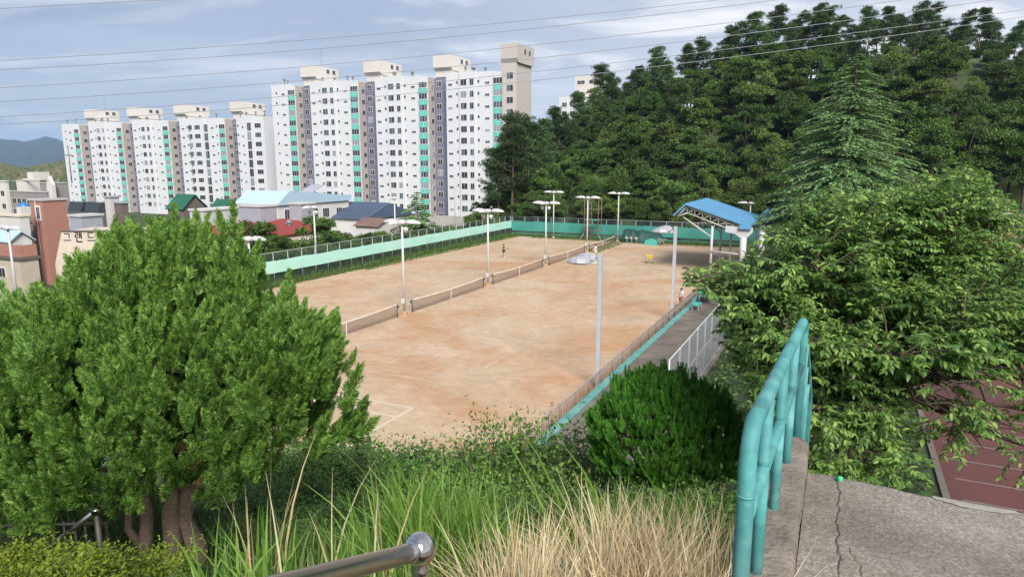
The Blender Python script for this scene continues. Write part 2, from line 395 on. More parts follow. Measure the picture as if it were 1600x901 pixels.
# tree cover on that hill: many far crowns nobody could count
n = 2600; us = rng.uniform(-350, 130, n); qq = rng.uniform(0, 1, n); ds = 900 - 260 * (1 - qq)
kk = np.array([ray(u, 255.6)[0] for u in us]); tops = np.interp(us, [-500, -100, 0, 40, 75, 110, 200], [255, 250, 262, 270, 262, 258, 262])
zt = np.array([CZ - ray(u, tp)[1] * 900 for u, tp in zip(us, tops)]); zz = -6 + (zt + 6) * (1 - (1 - qq) ** 1.6)
ico = []
import bmesh
bm = bmesh.new(); bmesh.ops.create_icosphere(bm, subdivisions=1, radius=1)
IV = np.array([v.co[:] for v in bm.verts]); IF = np.array([[v.index for v in f.verts] for f in bm.faces]); bm.free()
IV = IV * (1 + rng.normal(size=(len(IV), 1)) * .18)
Vh, Fh = scatter(IV, IF, frames(rdir(n) * (1, 1, .2), np.tile([0, 0, 1.0], (n, 1))), np.stack([kk * ds, ds, zz], -1), rng.uniform(4, 8, n))
stuff(obj('distant_woods', to_mesh('distant_woods', Vh, Fh, [leafmat('far_wood_leaf', [(.05, .065, .022), (.10, .105, .035), (.15, .135, .05)], 0)])), 'olive green woods covering the low hill beyond the town', 'woods')

# ------------------------------------------------------------------ apartment blocks
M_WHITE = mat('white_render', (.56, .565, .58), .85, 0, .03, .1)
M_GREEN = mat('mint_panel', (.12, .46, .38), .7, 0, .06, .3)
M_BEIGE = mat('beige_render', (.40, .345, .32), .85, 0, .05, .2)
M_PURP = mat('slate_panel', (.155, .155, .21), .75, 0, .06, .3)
M_CREAM = mat('cream_render', (.56, .525, .485), .85, 0, .04, .2)
M_FRAME = mat('white_frame', (.58, .58, .58), .5)
GLASS = [mat('glass_dark', (.035, .04, .045), .12, 0), mat('glass_mid', (.10, .11, .125), .15, 0), mat('glass_pale', (.24, .26, .28), .25, 0), mat('glass_blue', (.05, .09, .11), .12, 0)]
def window_mesh(w_, h, panes, gl, fr=.07):
    b = MB(); b.box((-w_/2, -.06, -h/2), (w_/2, .02, h/2), 0)
    pw = (w_ - fr * (panes + 1)) / panes
    for i in range(panes):
        x = -w_/2 + fr + i * (pw + fr); g = 1 + (i % 2)
        b.box((x, -.075, -h/2 + fr), (x + pw, -.058, h/2 - fr), g)
    return b.mesh('window', [M_FRAME, GLASS[gl], GLASS[(gl * 2 + 1) % 3 if gl else 0]])
WM = {}
def wmesh(kind, gl):
    if (kind, gl) not in WM:
        w_, h, p = dict(win=(1.75, 1.5, 2), win1=(1.15, 1.5, 2), vent=(.62, .75, 1), pair=(1.25, .6, 2), balc=(2.5, 1.5, 3), balp=(1.55, 1.5, 2), stair=(1.3, 1.2, 2), tri=(2.6, 1.4, 3), bay=(1.7, 2.45, 2))[kind]
        WM[(kind, gl)] = window_mesh(w_, h, p, gl, .09 if kind in ('balc', 'balp') else .06)
    return WM[(kind, gl)]
def roof_bits(root, s0, s1, z, n):
    mg = mat('roof_metal', (.16, .17, .17), .6)
    for _ in range(n):
        b = MB(); x = rng.uniform(s0, s1); h = rng.uniform(.7, 1.5)
        b.tube([(0, 0, 0), (0, 0, h)], .16, 6); b.lathe([(.02, h + .5), (.42, h + .22), (.42, h)], n=8)
        obj('roof_vent', b, mg, root, (x, rng.uniform(.8, 2.4), z))
def apartment(label, T, T_off, units, row_z, floors, roof_z, base_z, depth, tower=None, endwall=None):
    """units: list of dicts with local s intervals; local x along the courts' s axis, y away from the viewer"""
    root = thing('apartment_building', label, 'apartment block', C(T_off, T, 0), -AZ, 'tall white apartment blocks')
    rec = 2.7
    sc = {}
    def win(kind, name, x, y, z, par=root, side=False):
        gl = int(rng.choice([0, 0, 0, 1, 1, 2, 3])) if kind != 'vent' else int(rng.choice([0, 1]))
        o = obj(name, wmesh(kind, gl), None, par, (x, y, z))
        if side: o.rotation_euler = (0, 0, R(90))
    nwalls = MB(); recwall = MB(); sidew = MB()
    for u in units:
        x0, x1, x2, x3 = u['x']           # white x0-x1, mint x1-x2, stair recess x2-x3
        span = x1 - x0
        wallm = MB()
        # stepped white front in three or five shallow bays
        fr = [0, .30, .62, 1.0] if span > 9 else [0, 1.0]
        for i in range(len(fr) - 1):
            yy = 0 if (i % 2 == 0) else -.45
            wallm.box((x0 + span*fr[i], yy, base_z), (x0 + span*fr[i+1] - .002, depth, roof_z + (.25 if i % 2 else 0)), 0)
        # thin floor joints standing proud
        wallm_o = obj('front_wall', wallm, M_WHITE, root)
        if u.get('green', True):
            obj('balcony_stack', MB().box((x1, -.25, base_z), (x2, depth, roof_z - .2)), M_WHITE, root)
        for f in range(floors[0], floors[1] + 1):
            z = row_z + f * 2.8
            if u.get('green', True):
                win('balc', 'balcony_window', (x1 + x2) / 2, -.25, z)
                root_o = obj('spandrel_panel', SPAN(x2 - x1 - .12), None, root, ((x1 + x2) / 2, -.25, z - 1.42))
            for kind, fx in u['w']:
                i = 1 if (len(fr) > 2 and .30 <= fx < .62) else 0
                nm = {'vent': 'vent_window', 'pair': 'bathroom_window', 'bay': 'bay_window', 'tri': 'bay_window'}.get(kind, 'window')
                win(kind, nm, x0 + span * fx, -.45 if i else 0, z + (.12 if kind == 'vent' else -.35 if kind == 'pair' else -.3 if kind == 'bay' else 0))
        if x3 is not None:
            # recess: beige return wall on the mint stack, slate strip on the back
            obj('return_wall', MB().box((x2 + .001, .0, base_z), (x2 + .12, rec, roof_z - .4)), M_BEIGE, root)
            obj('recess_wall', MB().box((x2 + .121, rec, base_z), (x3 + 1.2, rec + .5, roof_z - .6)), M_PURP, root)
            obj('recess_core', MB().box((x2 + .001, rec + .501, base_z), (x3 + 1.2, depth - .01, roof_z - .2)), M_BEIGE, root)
            for f in range(floors[0], floors[1] + 1):
                z = row_z + f * 2.8 - .5
                win('balp', 'stair_window', x2 + .14 + max(.9, (x3 - x2 - 2.43) / 2), rec, z + .9)
                win('stair', 'stair_window', x2 + .12, rec * .62, z, side=True)
            # lift head over the recess
            hx0, hx1 = x2 + .3, x3 + .3
            hd = MB(); hz = roof_z - .3
            hd.box((hx0 + .3, rec + .3, hz), (hx1 - .2, rec + 9.0, hz + 1.6), 0)
            hd.prism([(rec - .6, hz + 2.3), (rec + .3, hz + 1.55), (rec + 9, hz + 1.55), (rec + 9.4, hz + 2.3), (rec + 9.4, hz + 5.2), (rec - .6, hz + 5.2)], 0, hx0, hx1)
            ho = obj('lift_head', hd, M_CREAM, root)
            for fy in (.52, .8): obj('vent', wmesh('stair', 0), None, ho, (hx1, rec + 9 * fy, hz + 4.1), R(90))
        roof_bits(root, x0 + .5, x1 - .5, roof_z, 4 if span > 9 else 2)
    return root
_sp = {}
def SPAN(w_):
    k = round(w_, 1)
    if k not in _sp:
        b = MB(); b.box((-k/2, -.10, -.66), (k/2, .0, .66), 0); b.box((-k/2, -.13, .60), (k/2, -.101, .69), 1); b.box((-.04, -.12, -.6), (.04, -.101, .55), 1)
        _sp[k] = b.mesh('spandrel_panel', [M_GREEN, M_FRAME])
    return _sp[k]
WU = [('pair', .09), ('vent', .24), ('win', .395), ('win1', .565), ('vent', .69), ('pair', .87)]
# main block
T1 = 151.0
def X1(u): return s_at(u, 251, T1)
bx = [X1(u) for u in (430.6, 456.7, 467.3, 489.9, 552.5, 564.4, 589.8, 657, 671.3, 698.9, 771.9, 786.2, 787.8, 808.5)]
O1 = bx[10]; bx = [b - O1 for b in bx]
apt1 = apartment('tall white apartment block with mint balcony stripes behind the courts, the higher one', T1, O1,
    [dict(x=(bx[0], bx[1], bx[2], bx[3]), w=[('vent', .3), ('pair', .7)]), dict(x=(bx[3], bx[4], bx[5], bx[6]), w=WU),
     dict(x=(bx[6], bx[7], bx[8], bx[9]), w=WU), dict(x=(bx[9], bx[10], bx[11], None), w=WU)],
    12.0, (-5, 7), 33.9, -6, 11.0)
# end tower
tx0, tx1 = bx[11] + .05, bx[13]
tw = MB(); tw.box((tx0, -.6, -6), (tx1, 8.0, 35.6)); tw.prism([(-.6, 35.4), (-1.1, 36.3), (-1.1, 39.7), (8.6, 39.7), (8.6, 36.3), (8.0, 35.4)], 0, tx0 - .1, tx1 + .5)
two = obj('end_tower', tw, mat('tower_render', (.45, .41, .38), .85, 0, .04, .2), apt1)
for f in range(-5, 8): obj('stair_window', wmesh('win', int(rng.choice([0, 1]))), None, two, ((tx0 + tx1) / 2 + .2, -.6, 12.9 + f * 2.8))
for yy in (3.0, 5.6): obj('vent', wmesh('stair', 0), None, two, (tx1 + .5, yy, 38.2), R(90))
an = MB(); an.tube([(0, 0, 0), (0, 0, 5.5)], .05, 5); an.tube([(-.5, 0, 4.6), (.5, 0, 4.6)], .03, 4)
obj('antenna', an, mat('roof_metal', (.16,)*3), apt1, (bx[2] + 2, 9, 38.5))
obj('ground_floor_band', MB().box((bx[3] + .5, -.55, -6), (bx[10], -.46, -1.2)), mat('grey_base', (.36, .34, .32), .9, 0, .1, .3), apt1)
# second block
T2 = 158.5
def X2(z): return s_at(90 + z / 4.706, 256, T2)
zb = [X2(z) for z in (60, 150, 190, 255, 462, 500, 575, 798, 842, 920, 1212, 1252, 1335, 1535, 1560)]
O2 = zb[13]; zb = [b - O2 for b in zb]
WB = [('pair', .09), ('vent', .2), ('win', .30), ('tri', .48), ('bay', .665), ('pair', .82), ('vent', .93)]
apt2 = apartment('long lower white apartment block with mint balcony stripes at the far left', T2, O2,
    [dict(x=(zb[0], zb[1], zb[2], zb[3]), w=[('vent', .3), ('pair', .65)]), dict(x=(zb[3], zb[4], zb[5], zb[6]), w=WU),
     dict(x=(zb[6], zb[7], zb[8], zb[9]), w=WU), dict(x=(zb[9], zb[10], zb[11], zb[12]), w=WB),
     dict(x=(zb[12], zb[13], zb[13], None), w=[('vent', .06), ('pair', .25), ('bay', .5), ('tri', .78)], green=False)],
    12.3, (-5, 4), 26.2, -6, 11.0)
an2 = an.mesh('antenna', [mat('roof_metal', (.16,)*3)]); obj('antenna', an2, None, apt2, (zb[2] + 5, 7, 30.5))
# third block peeping over the trees
p = P(914, 118, 230)
a3 = thing('apartment_building', 'pale apartment block whose roof just shows behind the pines right of the tall tower', 'apartment block', (p[0], p[1], -6), -AZ, 'tall white apartment blocks')
h3 = p[2] + 6
obj('wall', MB().box((-9, 0, 0), (5, 12, h3 - 6.5)), M_WHITE, a3); hh = obj('lift_head', MB().box((-3.8, 1, h3 - 6.5), (4.2, 10, h3)), M_CREAM, a3)
for x in (-2.3, -1.0, 1.8): obj('vent', wmesh('stair', 0), None, hh, (x, 1, h3 - 2))
for f in range(12):
    for x in (-7, -4.2, 1.2, 3.4): obj('window', wmesh('win', int(rng.choice([0, 1, 3]))), None, a3, (x, 0, h3 - 9 - f * 2.8))
obj('slate_strip', MB().box((-1.8, -.1, 0), (-.2, -.001, h3 - 6.9)), M_PURP, a3)

# ------------------------------------------------------------------ town buildings on the left
def block(name, label, cat, u0, uc, u1, vtop, y, base=-5.0, m=None, roof=None, roof_h=.25, group=None, side_m=None, rot=None):
    """box building aligned with the courts; uc is the screen column of its nearest upright edge; returns root, front width, side depth, height"""
    x, yy, z = P(uc, vtop, y); k0, _ = ray(u0, vtop); k1, _ = ray(u1, vtop)
    wf = (x - k0 * yy) / (CS + SN * k0); ds = (k1 * yy - x) / (SN - CS * k1)
    wf = max(wf, .5); ds = max(ds, .5)
    h = z - base
    root = thing(name, label, cat, (x, yy, base), -AZ, group)
    obj('wall', MB().box((-wf, 0, 0), (0, ds, h)), m, root)
    if roof: obj('roof', MB().box((-wf - .15, -.15, h + .002), (.15, ds + .15, h + roof_h)), roof, root)
    return root, wf, ds, h
M_GREYW = mat('grey_cladding', (.31, .32, .36), .6, 0, .06, .8); M_PALE = mat('pale_cladding', (.47, .455, .44), .7, 0, .06, .5)
M_OFFW = mat('offwhite_wall', (.54, .52, .50), .85, 0, .06, .4); M_TAN = mat('tan_stone', (.24, .225, .215), .9, 0, .1, .3)
m = bpy.data.materials.new('red_brick'); m.use_nodes = True; t = m.node_tree; b = t.nodes['Principled BSDF']
bt = N(t, 'ShaderNodeTexBrick'); bt.inputs['Scale'].default_value = 2.6; bt.inputs['Color1'].default_value = (.29, .12, .085, 1); bt.inputs['Color2'].default_value = (.36, .16, .115, 1); bt.inputs['Mortar'].default_value = (.33, .22, .18, 1)
tcx = N(t, 'ShaderNodeTexCoord'); q = N(t, 'ShaderNodeMapping'); q.inputs['Rotation'].default_value = (R(90), 0, 0); 
sxx = N(t, 'ShaderNodeSeparateXYZ'); L(t, tcx.outputs['Object'], sxx.inputs[0]); cxx = N(t, 'ShaderNodeCombineXYZ')
L(t, mth(t, 'ADD', sxx.outputs[0], sxx.outputs[1]), cxx.inputs[0]); L(t, sxx.outputs[2], cxx.inputs[1]); L(t, cxx.outputs[0], bt.inputs['Vector']); L(t, bt.outputs[0], b.inputs['Base Color']); b.inputs['Roughness'].default_value = .9
M_BRICK = m
gw = lambda wd, hh_, p_=2: window_mesh(wd, hh_, p_, 0, .08)
# far-left grey school-like block and neighbours
r_, wf, ds, h = block('office_building', 'long grey three storey building with rows of dark windows behind the brick block', 'building', 3, 72, 76, 301, 165, m=M_TAN, roof=mat('roof_grey', (.4, .39, .38), .9))
for f in range(4):
    for i in range(9): obj('window', gw(1.6, 1.3), None, r_, (-wf + (i + .5) * wf / 9, 0, h - 2.2 - f * 2.6))
r_, wf, ds, h = block('church_building', 'grey church with tall arched blue windows and a white porch left of the apartments', 'church', 62, 82, 106, 287, 180, m=M_TAN, roof=mat('roof_grey', (.4,)*3))
for i in range(2):
    b = MB(); b.prism([(-.5, 0), (.5, 0), (.5, 4.2), (.35, 4.7), (0, 5.0), (-.35, 4.7), (-.5, 4.2)], 1, -.08, 0.02); obj('arched_window', b, GLASS[3], r_, (-wf * (.65 - i * .32), 0, h - 9))
b = MB(); b.prism([(-1.2, 0), (1.2, 0), (1.2, 9.5), (0, 11.8), (-1.2, 9.5)], 1, -.9, -.02); b.prism([(-.4, 3), (.4, 3), (.4, 7), (0, 8), (-.4, 7)], 1, -1.0, -.901); obj('porch', b, M_OFFW, r_, (0, 0, h - 9.8))
b = MB(); b.tube([(0, 0, 0), (0, 0, 10)], .16, 6); b.box((-1.4, -.1, 7.2), (1.4, .1, 7.5)); obj('mast', b, mat('roof_metal', (.16,)*3), r_, (-1.5, 6, h))
r_, wf, ds, h = block('apartment_building', 'cream low-rise block cut by the left edge of the photo', 'building', -40, 8, 13, 284, 150, m=M_CREAM, roof=M_OFFW)
for f in range(4): obj('window', gw(1.4, 1.2), None, r_, (-wf * .12, 0, h - 2.5 - f * 2.8))
r_, wf, ds, h = block('rooftop_house', 'cream stepped rooftops in front of the wooded hill, far left', 'house', 25, 40, 62, 283, 250, m=M_CREAM, roof=M_OFFW)
obj('stair_head', MB().box((-4, 3, h + .3), (-.5, 9, h + 3.2)), M_CREAM, r_); obj('parapet', MB().box((-1.0, -.4, h + .3), (6, -.1, h + 1)), M_OFFW, r_)
# brick block
r_, wf, ds, h = block('brick_building', 'red brick tower block with one framed white window', 'building', 46, 66, 104, 314, 95, m=M_BRICK, roof=mat('roof_grey', (.4,)*3))
wo_ = obj('window', gw(.85, 1.75), None, r_, (-wf * .42, 0, h - 1.7)); obj('surround', MB().box((-.62, -.05, -1.08), (.62, .01, 1.08)), M_OFFW, wo_)
b = MB(); b.tube([(0, -.08, 0), (0, -.08, h)], .05, 6); obj('drainpipe', b, M_OFFW, r_, (-wf * .55, 0, 0))
r_, wf, ds, h = block('flat_roof_house', 'cream flat-roofed house with a white stair room left of the brick block', 'house', -30, 30, 45, 339, 92, m=M_OFFW, roof=mat('cream_roof', (.6, .52, .40), .9, 0, .1, .5))
obj('stair_room', MB().box((-1.0, .3, h + .26), (-.02, 1.6, h + 1.3)), M_OFFW, r_)
p = P(39, 331, 98); wt = thing('water_tank', 'small bright blue plastic water tank on the roof left of the brick block', 'water tank', (p[0], p[1], p[2] - .2))
obj('tank', MB().lathe([(.0, 0), (.72, 0), (.8, .15), (.76, .6), (.8, .65), (.76, 1.1), (.6, 1.35), (.25, 1.45), (.0, 1.45)], n=14), mat('blue_plastic', (.03, .16, .36), .4), wt)
obj('lid', MB().lathe([(.26, 1.44), (.26, 1.56), (0, 1.58)], n=10), mat('blue_plastic', (.03, .16, .36)), wt)
obj('stand', MB().box((-.7, -.7, -1.2), (.7, .7, -.002)), M_OFFW, wt)
# pale blue shed roofs, low brick and cream walls at the far left
def pitched(name, label, cat, u0, uc, u1, veave, y, rise, wallm, roofm, base=-5, axis='x', over=.3):
    r, wf, ds, h = block(name, label, cat, u0, uc, u1, veave, y, base, wallm)
    b = MB()
    if axis == 'x':   # ridge along the front
        b.prism([(-over, h - .08), (ds / 2, h + rise), (ds + over, h - .08), (ds + over, h + .06), (ds / 2, h + rise + .16), (-over, h + .06)], 0, -wf - over, over)
        g = MB(); g.prism([(0, h), (ds, h), (ds / 2, h + rise - .02)], 0, -wf, 0)
    else:
        b.prism([(-wf - over, h - .08), (-wf / 2, h + rise), (over, h - .08), (over, h + .06), (-wf / 2, h + rise + .16), (-wf - over, h + .06)], 1, -over, ds + over)
        g = MB(); g.prism([(-wf, h), (0, h), (-wf / 2, h + rise - .02)], 1, 0, ds)
    obj('roof', b, roofm, r); obj('gable', g, wallm, r)
    return r, wf, ds, h
M_BLUEROOF = mat('pale_blue_roof', (.38, .50, .60), .5, 0, .05, .2); M_REDROOF = mat('red_roof', (.25, .035, .025), .6, 0, .12, .4)
M_NAVY = mat('navy_roof', (.085, .115, .175), .5, 0, .1, .3); M_GREENROOF = mat('green_roof', (.018, .10, .06), .6, 0, .15, .4)
pitched('shed', 'low shed with a pale blue roof behind the left floodlight pole', 'shed', -40, 16, 50, 378, 74, 1.0, M_OFFW, M_BLUEROOF)
r_, wf, ds, h = block('low_house', 'low cream house with a red brick parapet and cluttered roof at the left edge', 'house', -60, 30, 60, 407, 62, m=mat('dull_cream', (.42, .37, .29), .9, 0, .1, .6), roof=mat('dark_coping', (.10, .09, .085), .8))
obj('brick_parapet', MB().box((-wf, .2, h + .26), (0, .4, h + 1.35)), M_BRICK, r_); obj('brick_parapet', MB().box((-.2, .401, h + .26), (0, ds, h + 1.35)), M_BRICK, r_)
obj('window', gw(1.1, 1.0), None, r_, (-wf * .3, 0, h - 1.3)); obj('window', gw(1.1, 1.0), None, r_, (-wf * .7, 0, h - 1.3))
for i in range(5):
    b = MB(); x0 = -wf + rng.uniform(.5, wf - .5); b.box((-.3, 0, 0), (.3, .5, rng.uniform(.3, .9))); obj('roof_crate', b, mat('clutter%d' % (i % 3), [(.25, .2, .16), (.4, .4, .42), (.15, .2, .18)][i % 3], .8), r_, (x0, rng.uniform(.6, 2), h + .27))
# sign building with hand-painted hangul
p = P(88, 362, 66); p2 = P(165, 362, 66)
r_ = thing('sign_building', 'cream building with a slanted wall painted with black Korean letters, half hidden by the conifer', 'building', (p[0], p[1], 0), math.atan2(p2[1] - p[1], p2[0] - p[0]))
wlen = 8.0; zt = p[2]
obj('sign_wall', MB().prism([(-.5, zt - 3.2), (.5, zt), (.62, zt), (wlen, zt), (wlen, -5), (-.5, -5)], 1, 0, 5), mat('cream_sign_wall', (.50, .43, .36), .85, 0, .08, .6), r_)
obj('coping', MB().box((.35, -.08, zt + .002), (wlen + .1, .25, zt + .12)), mat('dark_coping', (.10, .09, .085), .8), r_)
def glyph(strokes, x, name='letter'):
    b = MB(); wv = .085
    for (x0, z0), (x1, z1) in strokes:
        dx, dz = x1 - x0, z1 - z0; l = math.hypot(dx, dz); nx, nz = -dz / l * wv / 2, dx / l * wv / 2
        b.prism([(x0 + nx, z0 + nz), (x1 + nx, z1 + nz), (x1 - nx, z1 - nz), (x0 - nx, z0 - nz)], 1, -.02 - .001 * len(b.F), -.001)
    obj(name, b, mat('black_letter', (.012,)*3, .6), r_, (x, 0, zt - .95))
glyph([((.08, .75), (.62, .75)), ((.60, .78), (.58, .32)), ((0, .12), (.75, .12))], .62)
glyph([((.0, .85), (.3, .85)), ((.3, .87), (.3, .64)), ((.0, .64), (.32, .64)), ((.02, .66), (.02, .42)), ((0, .42), (.34, .42)), ((.46, .95), (.46, .33)), ((.46, .64), (.62, .64)), ((.62, .98), (.62, .3)), ((.14, .28), (.14, 0)), ((.12, 0), (.68, 0))], 1.78)
glyph([((.12, .82), (.62, .82)), ((.12, .84), (.12, .4)), ((.1, .4), (.65, .4)), ((0, .1), (.78, .1))], 2.95)
# boxes and roofs around the conifer's top
block('grey_hut', 'pale grey metal clad box behind the painted sign wall', 'hut', 108, 127, 160, 339, 80, m=M_GREYW, roof=M_PALE)
r_, wf, ds, h = block('dark_roof_building', 'low building with black glazed roof boxes at the foot of the left apartments', 'building', 100, 126, 160, 334, 105, m=M_PALE, roof=mat('dark_coping', (.1,)*3))
for i in range(2):
    b = MB(); b.prism([(0, 0), (3.2, 0), (2.4, 1.5), (.6, 1.5)], 0, 0, 3.4); obj('roof_box', b, GLASS[0], r_, (-wf + .4 + 4.1 * i, .3, h + .26))
block('grey_hut', 'tall grey stair room poking out above the conifer tip', 'hut', 163, 172, 186, 309, 100, m=M_PALE, roof=M_GREYW)
block('grey_hut', 'small dark brown stair room above the conifer', 'hut', 178, 190, 200, 318, 96, m=mat('brown_wall', (.13, .10, .09), .9), roof=M_GREYW)
pitched('house', 'house with a dark green roof and brown gable behind the conifer', 'house', 262, 286, 322, 327, 112, 2.2, mat('brown_wall', (.13,)*3), M_GREENROOF, axis='x')
pitched('house', 'small dark green roof just left of the pale blue roof', 'house', 332, 352, 370, 326, 118, 1.4, M_PALE, M_GREENROOF)
block('hall', 'long pale wall of a low hall between green roof and blue roof', 'building', 296, 318, 374, 330, 96, m=M_PALE, roof=M_OFFW)
# pale blue roofed school building
r_, wf, ds, h = block('school_building', 'white school building with a long pale blue metal roof in front of the apartments', 'building', 371, 434, 545, 320, 104, m=M_OFFW)
b = MB(); b.prism([(-.4, h - .1), (-.4, h + .05), (2.4, h + 2.0), (ds + .3, h + .75), (ds + .3, h - .1)], 0, -wf - .3, .3); obj('roof', b, M_BLUEROOF, r_)
for i, fy in enumerate((.12, .30, .46, .64, .84, .93)): obj('window', gw([1.5, 2.2, 2.2, 1.6, 1.5, 1.5][i], 1.5, 3), None, r_, (0, ds * fy, h - 1.5 - .1 * i), R(90))
p = P(484, 300, 112); rh = thing('rooftop_hut', 'grey lean-to hut on the ridge of the pale blue roof', 'hut', (p[0], p[1], p[2] - 1.2), -AZ)
obj('wall', MB().box((-2.2, 0, -1.5), (0, 3, 1.0)), M_PALE, rh); obj('roof', MB().prism([(-.2, .8), (-.2, .95), (3.2, 2.3), (3.2, 2.15)], 0, -2.4, .2), M_GREYW, rh)
block('grey_hut', 'grey box extension under the left end of the pale blue roof', 'hut', 373, 407, 432, 324, 92, m=M_GREYW, roof=M_PALE, side_m=M_PALE)
block('grey_hut', 'grey box extension in front of the white school windows', 'hut', 452, 471, 492, 320, 94, m=M_GREYW, roof=M_PALE)
# long red roof: a lean-to slope facing the courts
pA, pB = P(330, 381, 80), P(497, 358, 88); pA2, pB2 = P(330, 352, 90), P(488, 337, 98)
rr = thing('red_roof_hall', 'long low hall with a red metal roof beyond the hedge', 'building', (0, 0, 0))
V = [pA, pB, pB2, pA2]; Vd = [(x, y, z - .25) for x, y, z in V]
obj('roof', MB().add(V + Vd, [(0,1,2,3), (7,6,5,4), (0,4,5,1), (1,5,6,2), (2,6,7,3), (3,7,4,0)]), M_REDROOF, rr)
Vw = [(pA[0]+.3, pA[1]+.5, pA[2]-.2), (pB[0]-.3, pB[1]+.5, pB[2]-.2), (pB2[0]-.3, pB2[1]-.3, pB2[2]-.3), (pA2[0], pA2[1]-.3, pA2[2]-.3)]; Vb = [(x, y, -5) for x, y, z in Vw]
obj('wall', MB().add(Vw + Vb, [(0,1,2,3), (0,4,5,1), (1,5,6,2), (2,6,7,3), (3,7,4,0)]), mat('cream_wall', (.62, .55, .47), .9, 0, .08, .5), rr)
for fu, vv in ((452, 352), (476, 345)):
    p = P(fu, vv, 91); b = MB(); b.tube([(0, 0, -.6), (0, 0, .3)], .28, 8); b.lathe([(.45, .3), (.45, .45), (.2, .75), (0, .8)], n=10); obj('roof_vent', b, mat('roof_metal', (.16,)*3), rr, p)
block('shop_hut', 'cream hut with a dark flat roof half hidden behind the floodlight heads and conifer', 'hut', 342, 372, 404, 376, 72, m=mat('cream_wall', (.62,)*3), roof=mat('dark_coping', (.1,)*3))
# navy roofed hall
r_, wf, ds, h = block('navy_roof_hall', 'white hall with a ribbed navy blue metal roof in front of the tall apartments', 'building', 505, 572, 640, 342, 112, m=M_OFFW)
b = MB(); b.prism([(-.4, h - .1), (-.4, h + .06), (ds * .5, h + 2.3), (ds + .4, h + .3), (ds + .4, h - .1)], 0, -wf - .3, .3); ro = obj('roof', b, M_NAVY, r_)
b = MB()
for i in range(26):
    x = -wf + (i + .5) * wf / 26; sl_ = (2.24) / (ds * .5 + .4)
    b.add([(x-.05, -.4, h+.07), (x+.05, -.4, h+.07), (x+.05, ds*.5, h+2.31), (x-.05, ds*.5, h+2.31), (x-.05, -.4, h+.16), (x+.05, -.4, h+.16), (x+.05, ds*.5, h+2.40), (x-.05, ds*.5, h+2.40)], [(4,5,6,7), (0,4,7,3), (1,2,6,5), (0,1,5,4)])
obj('roof_ribs', b, M_NAVY, r_)['kind'] = 'stuff'
pitched('shed', 'small brown roofed shed at the foot of the navy roof', 'shed', 556, 590, 618, 354, 100, .9, M_OFFW, mat('brown_roof', (.16, .10, .08), .8, 0, .15, .5))

# ------------------------------------------------------------------ court fences
M_GALV = mat('galvanised', (.40, .42, .42), .5, .3, .1, 2); M_WIRE = mat('mesh_wire', (.10, .17, .15), .6)
M_BAN1 = mat('pale_teal_sheet', (.34, .62, .53), .6, 0, 0, .25, .1, 2, (.41, .67, .58)); M_BAN2 = mat('deep_teal_sheet', (.035, .20, .165), .65, 0, 0, .35, .1, 2, (.055, .27, .22))
def wire_panel(x0, x1, z0, z1, step=.14, wd=.010):
    """chain link: crossed diagonal wires as thin ribbons, in the local xz plane"""
    V = []; F = []; H = z1 - z0; x = x0 - H
    def rib(a, b_):
        o = len(V); V.extend([(a[0]-wd, 0, a[1]), (a[0]+wd, 0, a[1]), (b_[0]+wd, 0, b_[1]), (b_[0]-wd, 0, b_[1])]); F.append((o, o+1, o+2, o+3))
    while x < x1:
        a0, a1 = max(x, x0), min(x + H, x1)
        if a1 > a0: rib((a0, z0 + a0 - x), (a1, z0 + a1 - x)); rib((a0, z1 - (a0 - x)), (a1, z1 - (a1 - x)))
        x += step
    return V, F
def court_fence(label, loc, rot, length, post_step, posts_h, ban0, ban1, banmat, seg, mesh0, group=None, gaps=()):
    root = thing('court_fence', label, 'fence', loc, rot, group)
    n = int(length / post_step) + 1
    pm = MB().tube([(0, 0, -.1), (0, 0, posts_h)], .035, 6).mesh('post', [M_GALV])
    for i in range(n): obj('post', pm, None, root, (i * post_step, 0, 0))
    rl = MB().tube([(0, 0, 0), (length, 0, 0)], .03, 6).mesh('rail', [M_GALV])
    obj('rail', rl, None, root, (0, 0, posts_h))
    Vw, Fw = wire_panel(0, length, mesh0, posts_h, .16, .008)
    o = obj('chain_mesh', to_mesh('chain_mesh', [(x, .05, z) for x, y, z in Vw], np.array(Fw), [M_WIRE]), None, root); o['kind'] = 'stuff'
    x = 0.0
    while x < length - .1:
        e = min(x + seg, length)
        if not any(g0 <= x < g1 for g0, g1 in gaps):
            nx = 10; V = []; F = []
            for i in range(nx + 1):
                for j in range(4):
                    q = j / 3; xx = x + (e - x - .01) * i / nx
                    sag = .05 * math.sin(i / nx * math.pi) + rng.normal() * .012
                    V.append((xx, -.06 + rng.normal() * .012, ban0 + (ban1 - ban0) * q - (sag if j == 3 else sag * .4)))
            for i in range(nx):
                for j in range(3): F.append((i*4+j, (i+1)*4+j, (i+1)*4+j+1, i*4+j+1))
            obj('banner_sheet', to_mesh('banner_sheet', V, np.array(F), [banmat], None, True), None, root)
        x = e
    return root
lf = court_fence('left boundary fence of the courts, chain link with a long pale mint banner', C(-50.6, 36, 0), R(90) - AZ, 68.4, 2.0, 3.3, 1.25, 2.5, M_BAN1, 6.0, .05)
ff = court_fence('far boundary fence of the courts with darker teal banner in front of the wood', C(-50.5, 104.5, 0), -AZ, 43.0, 2.4, 3.2, .8, 2.45, M_BAN2, 4.8, .4)
for i in range(9):
    obj('kick_board', MB().box((i * 4.8, -.12, .02), (i * 4.8 + 4.7, -.07, .42)), M_BAN2, ff)
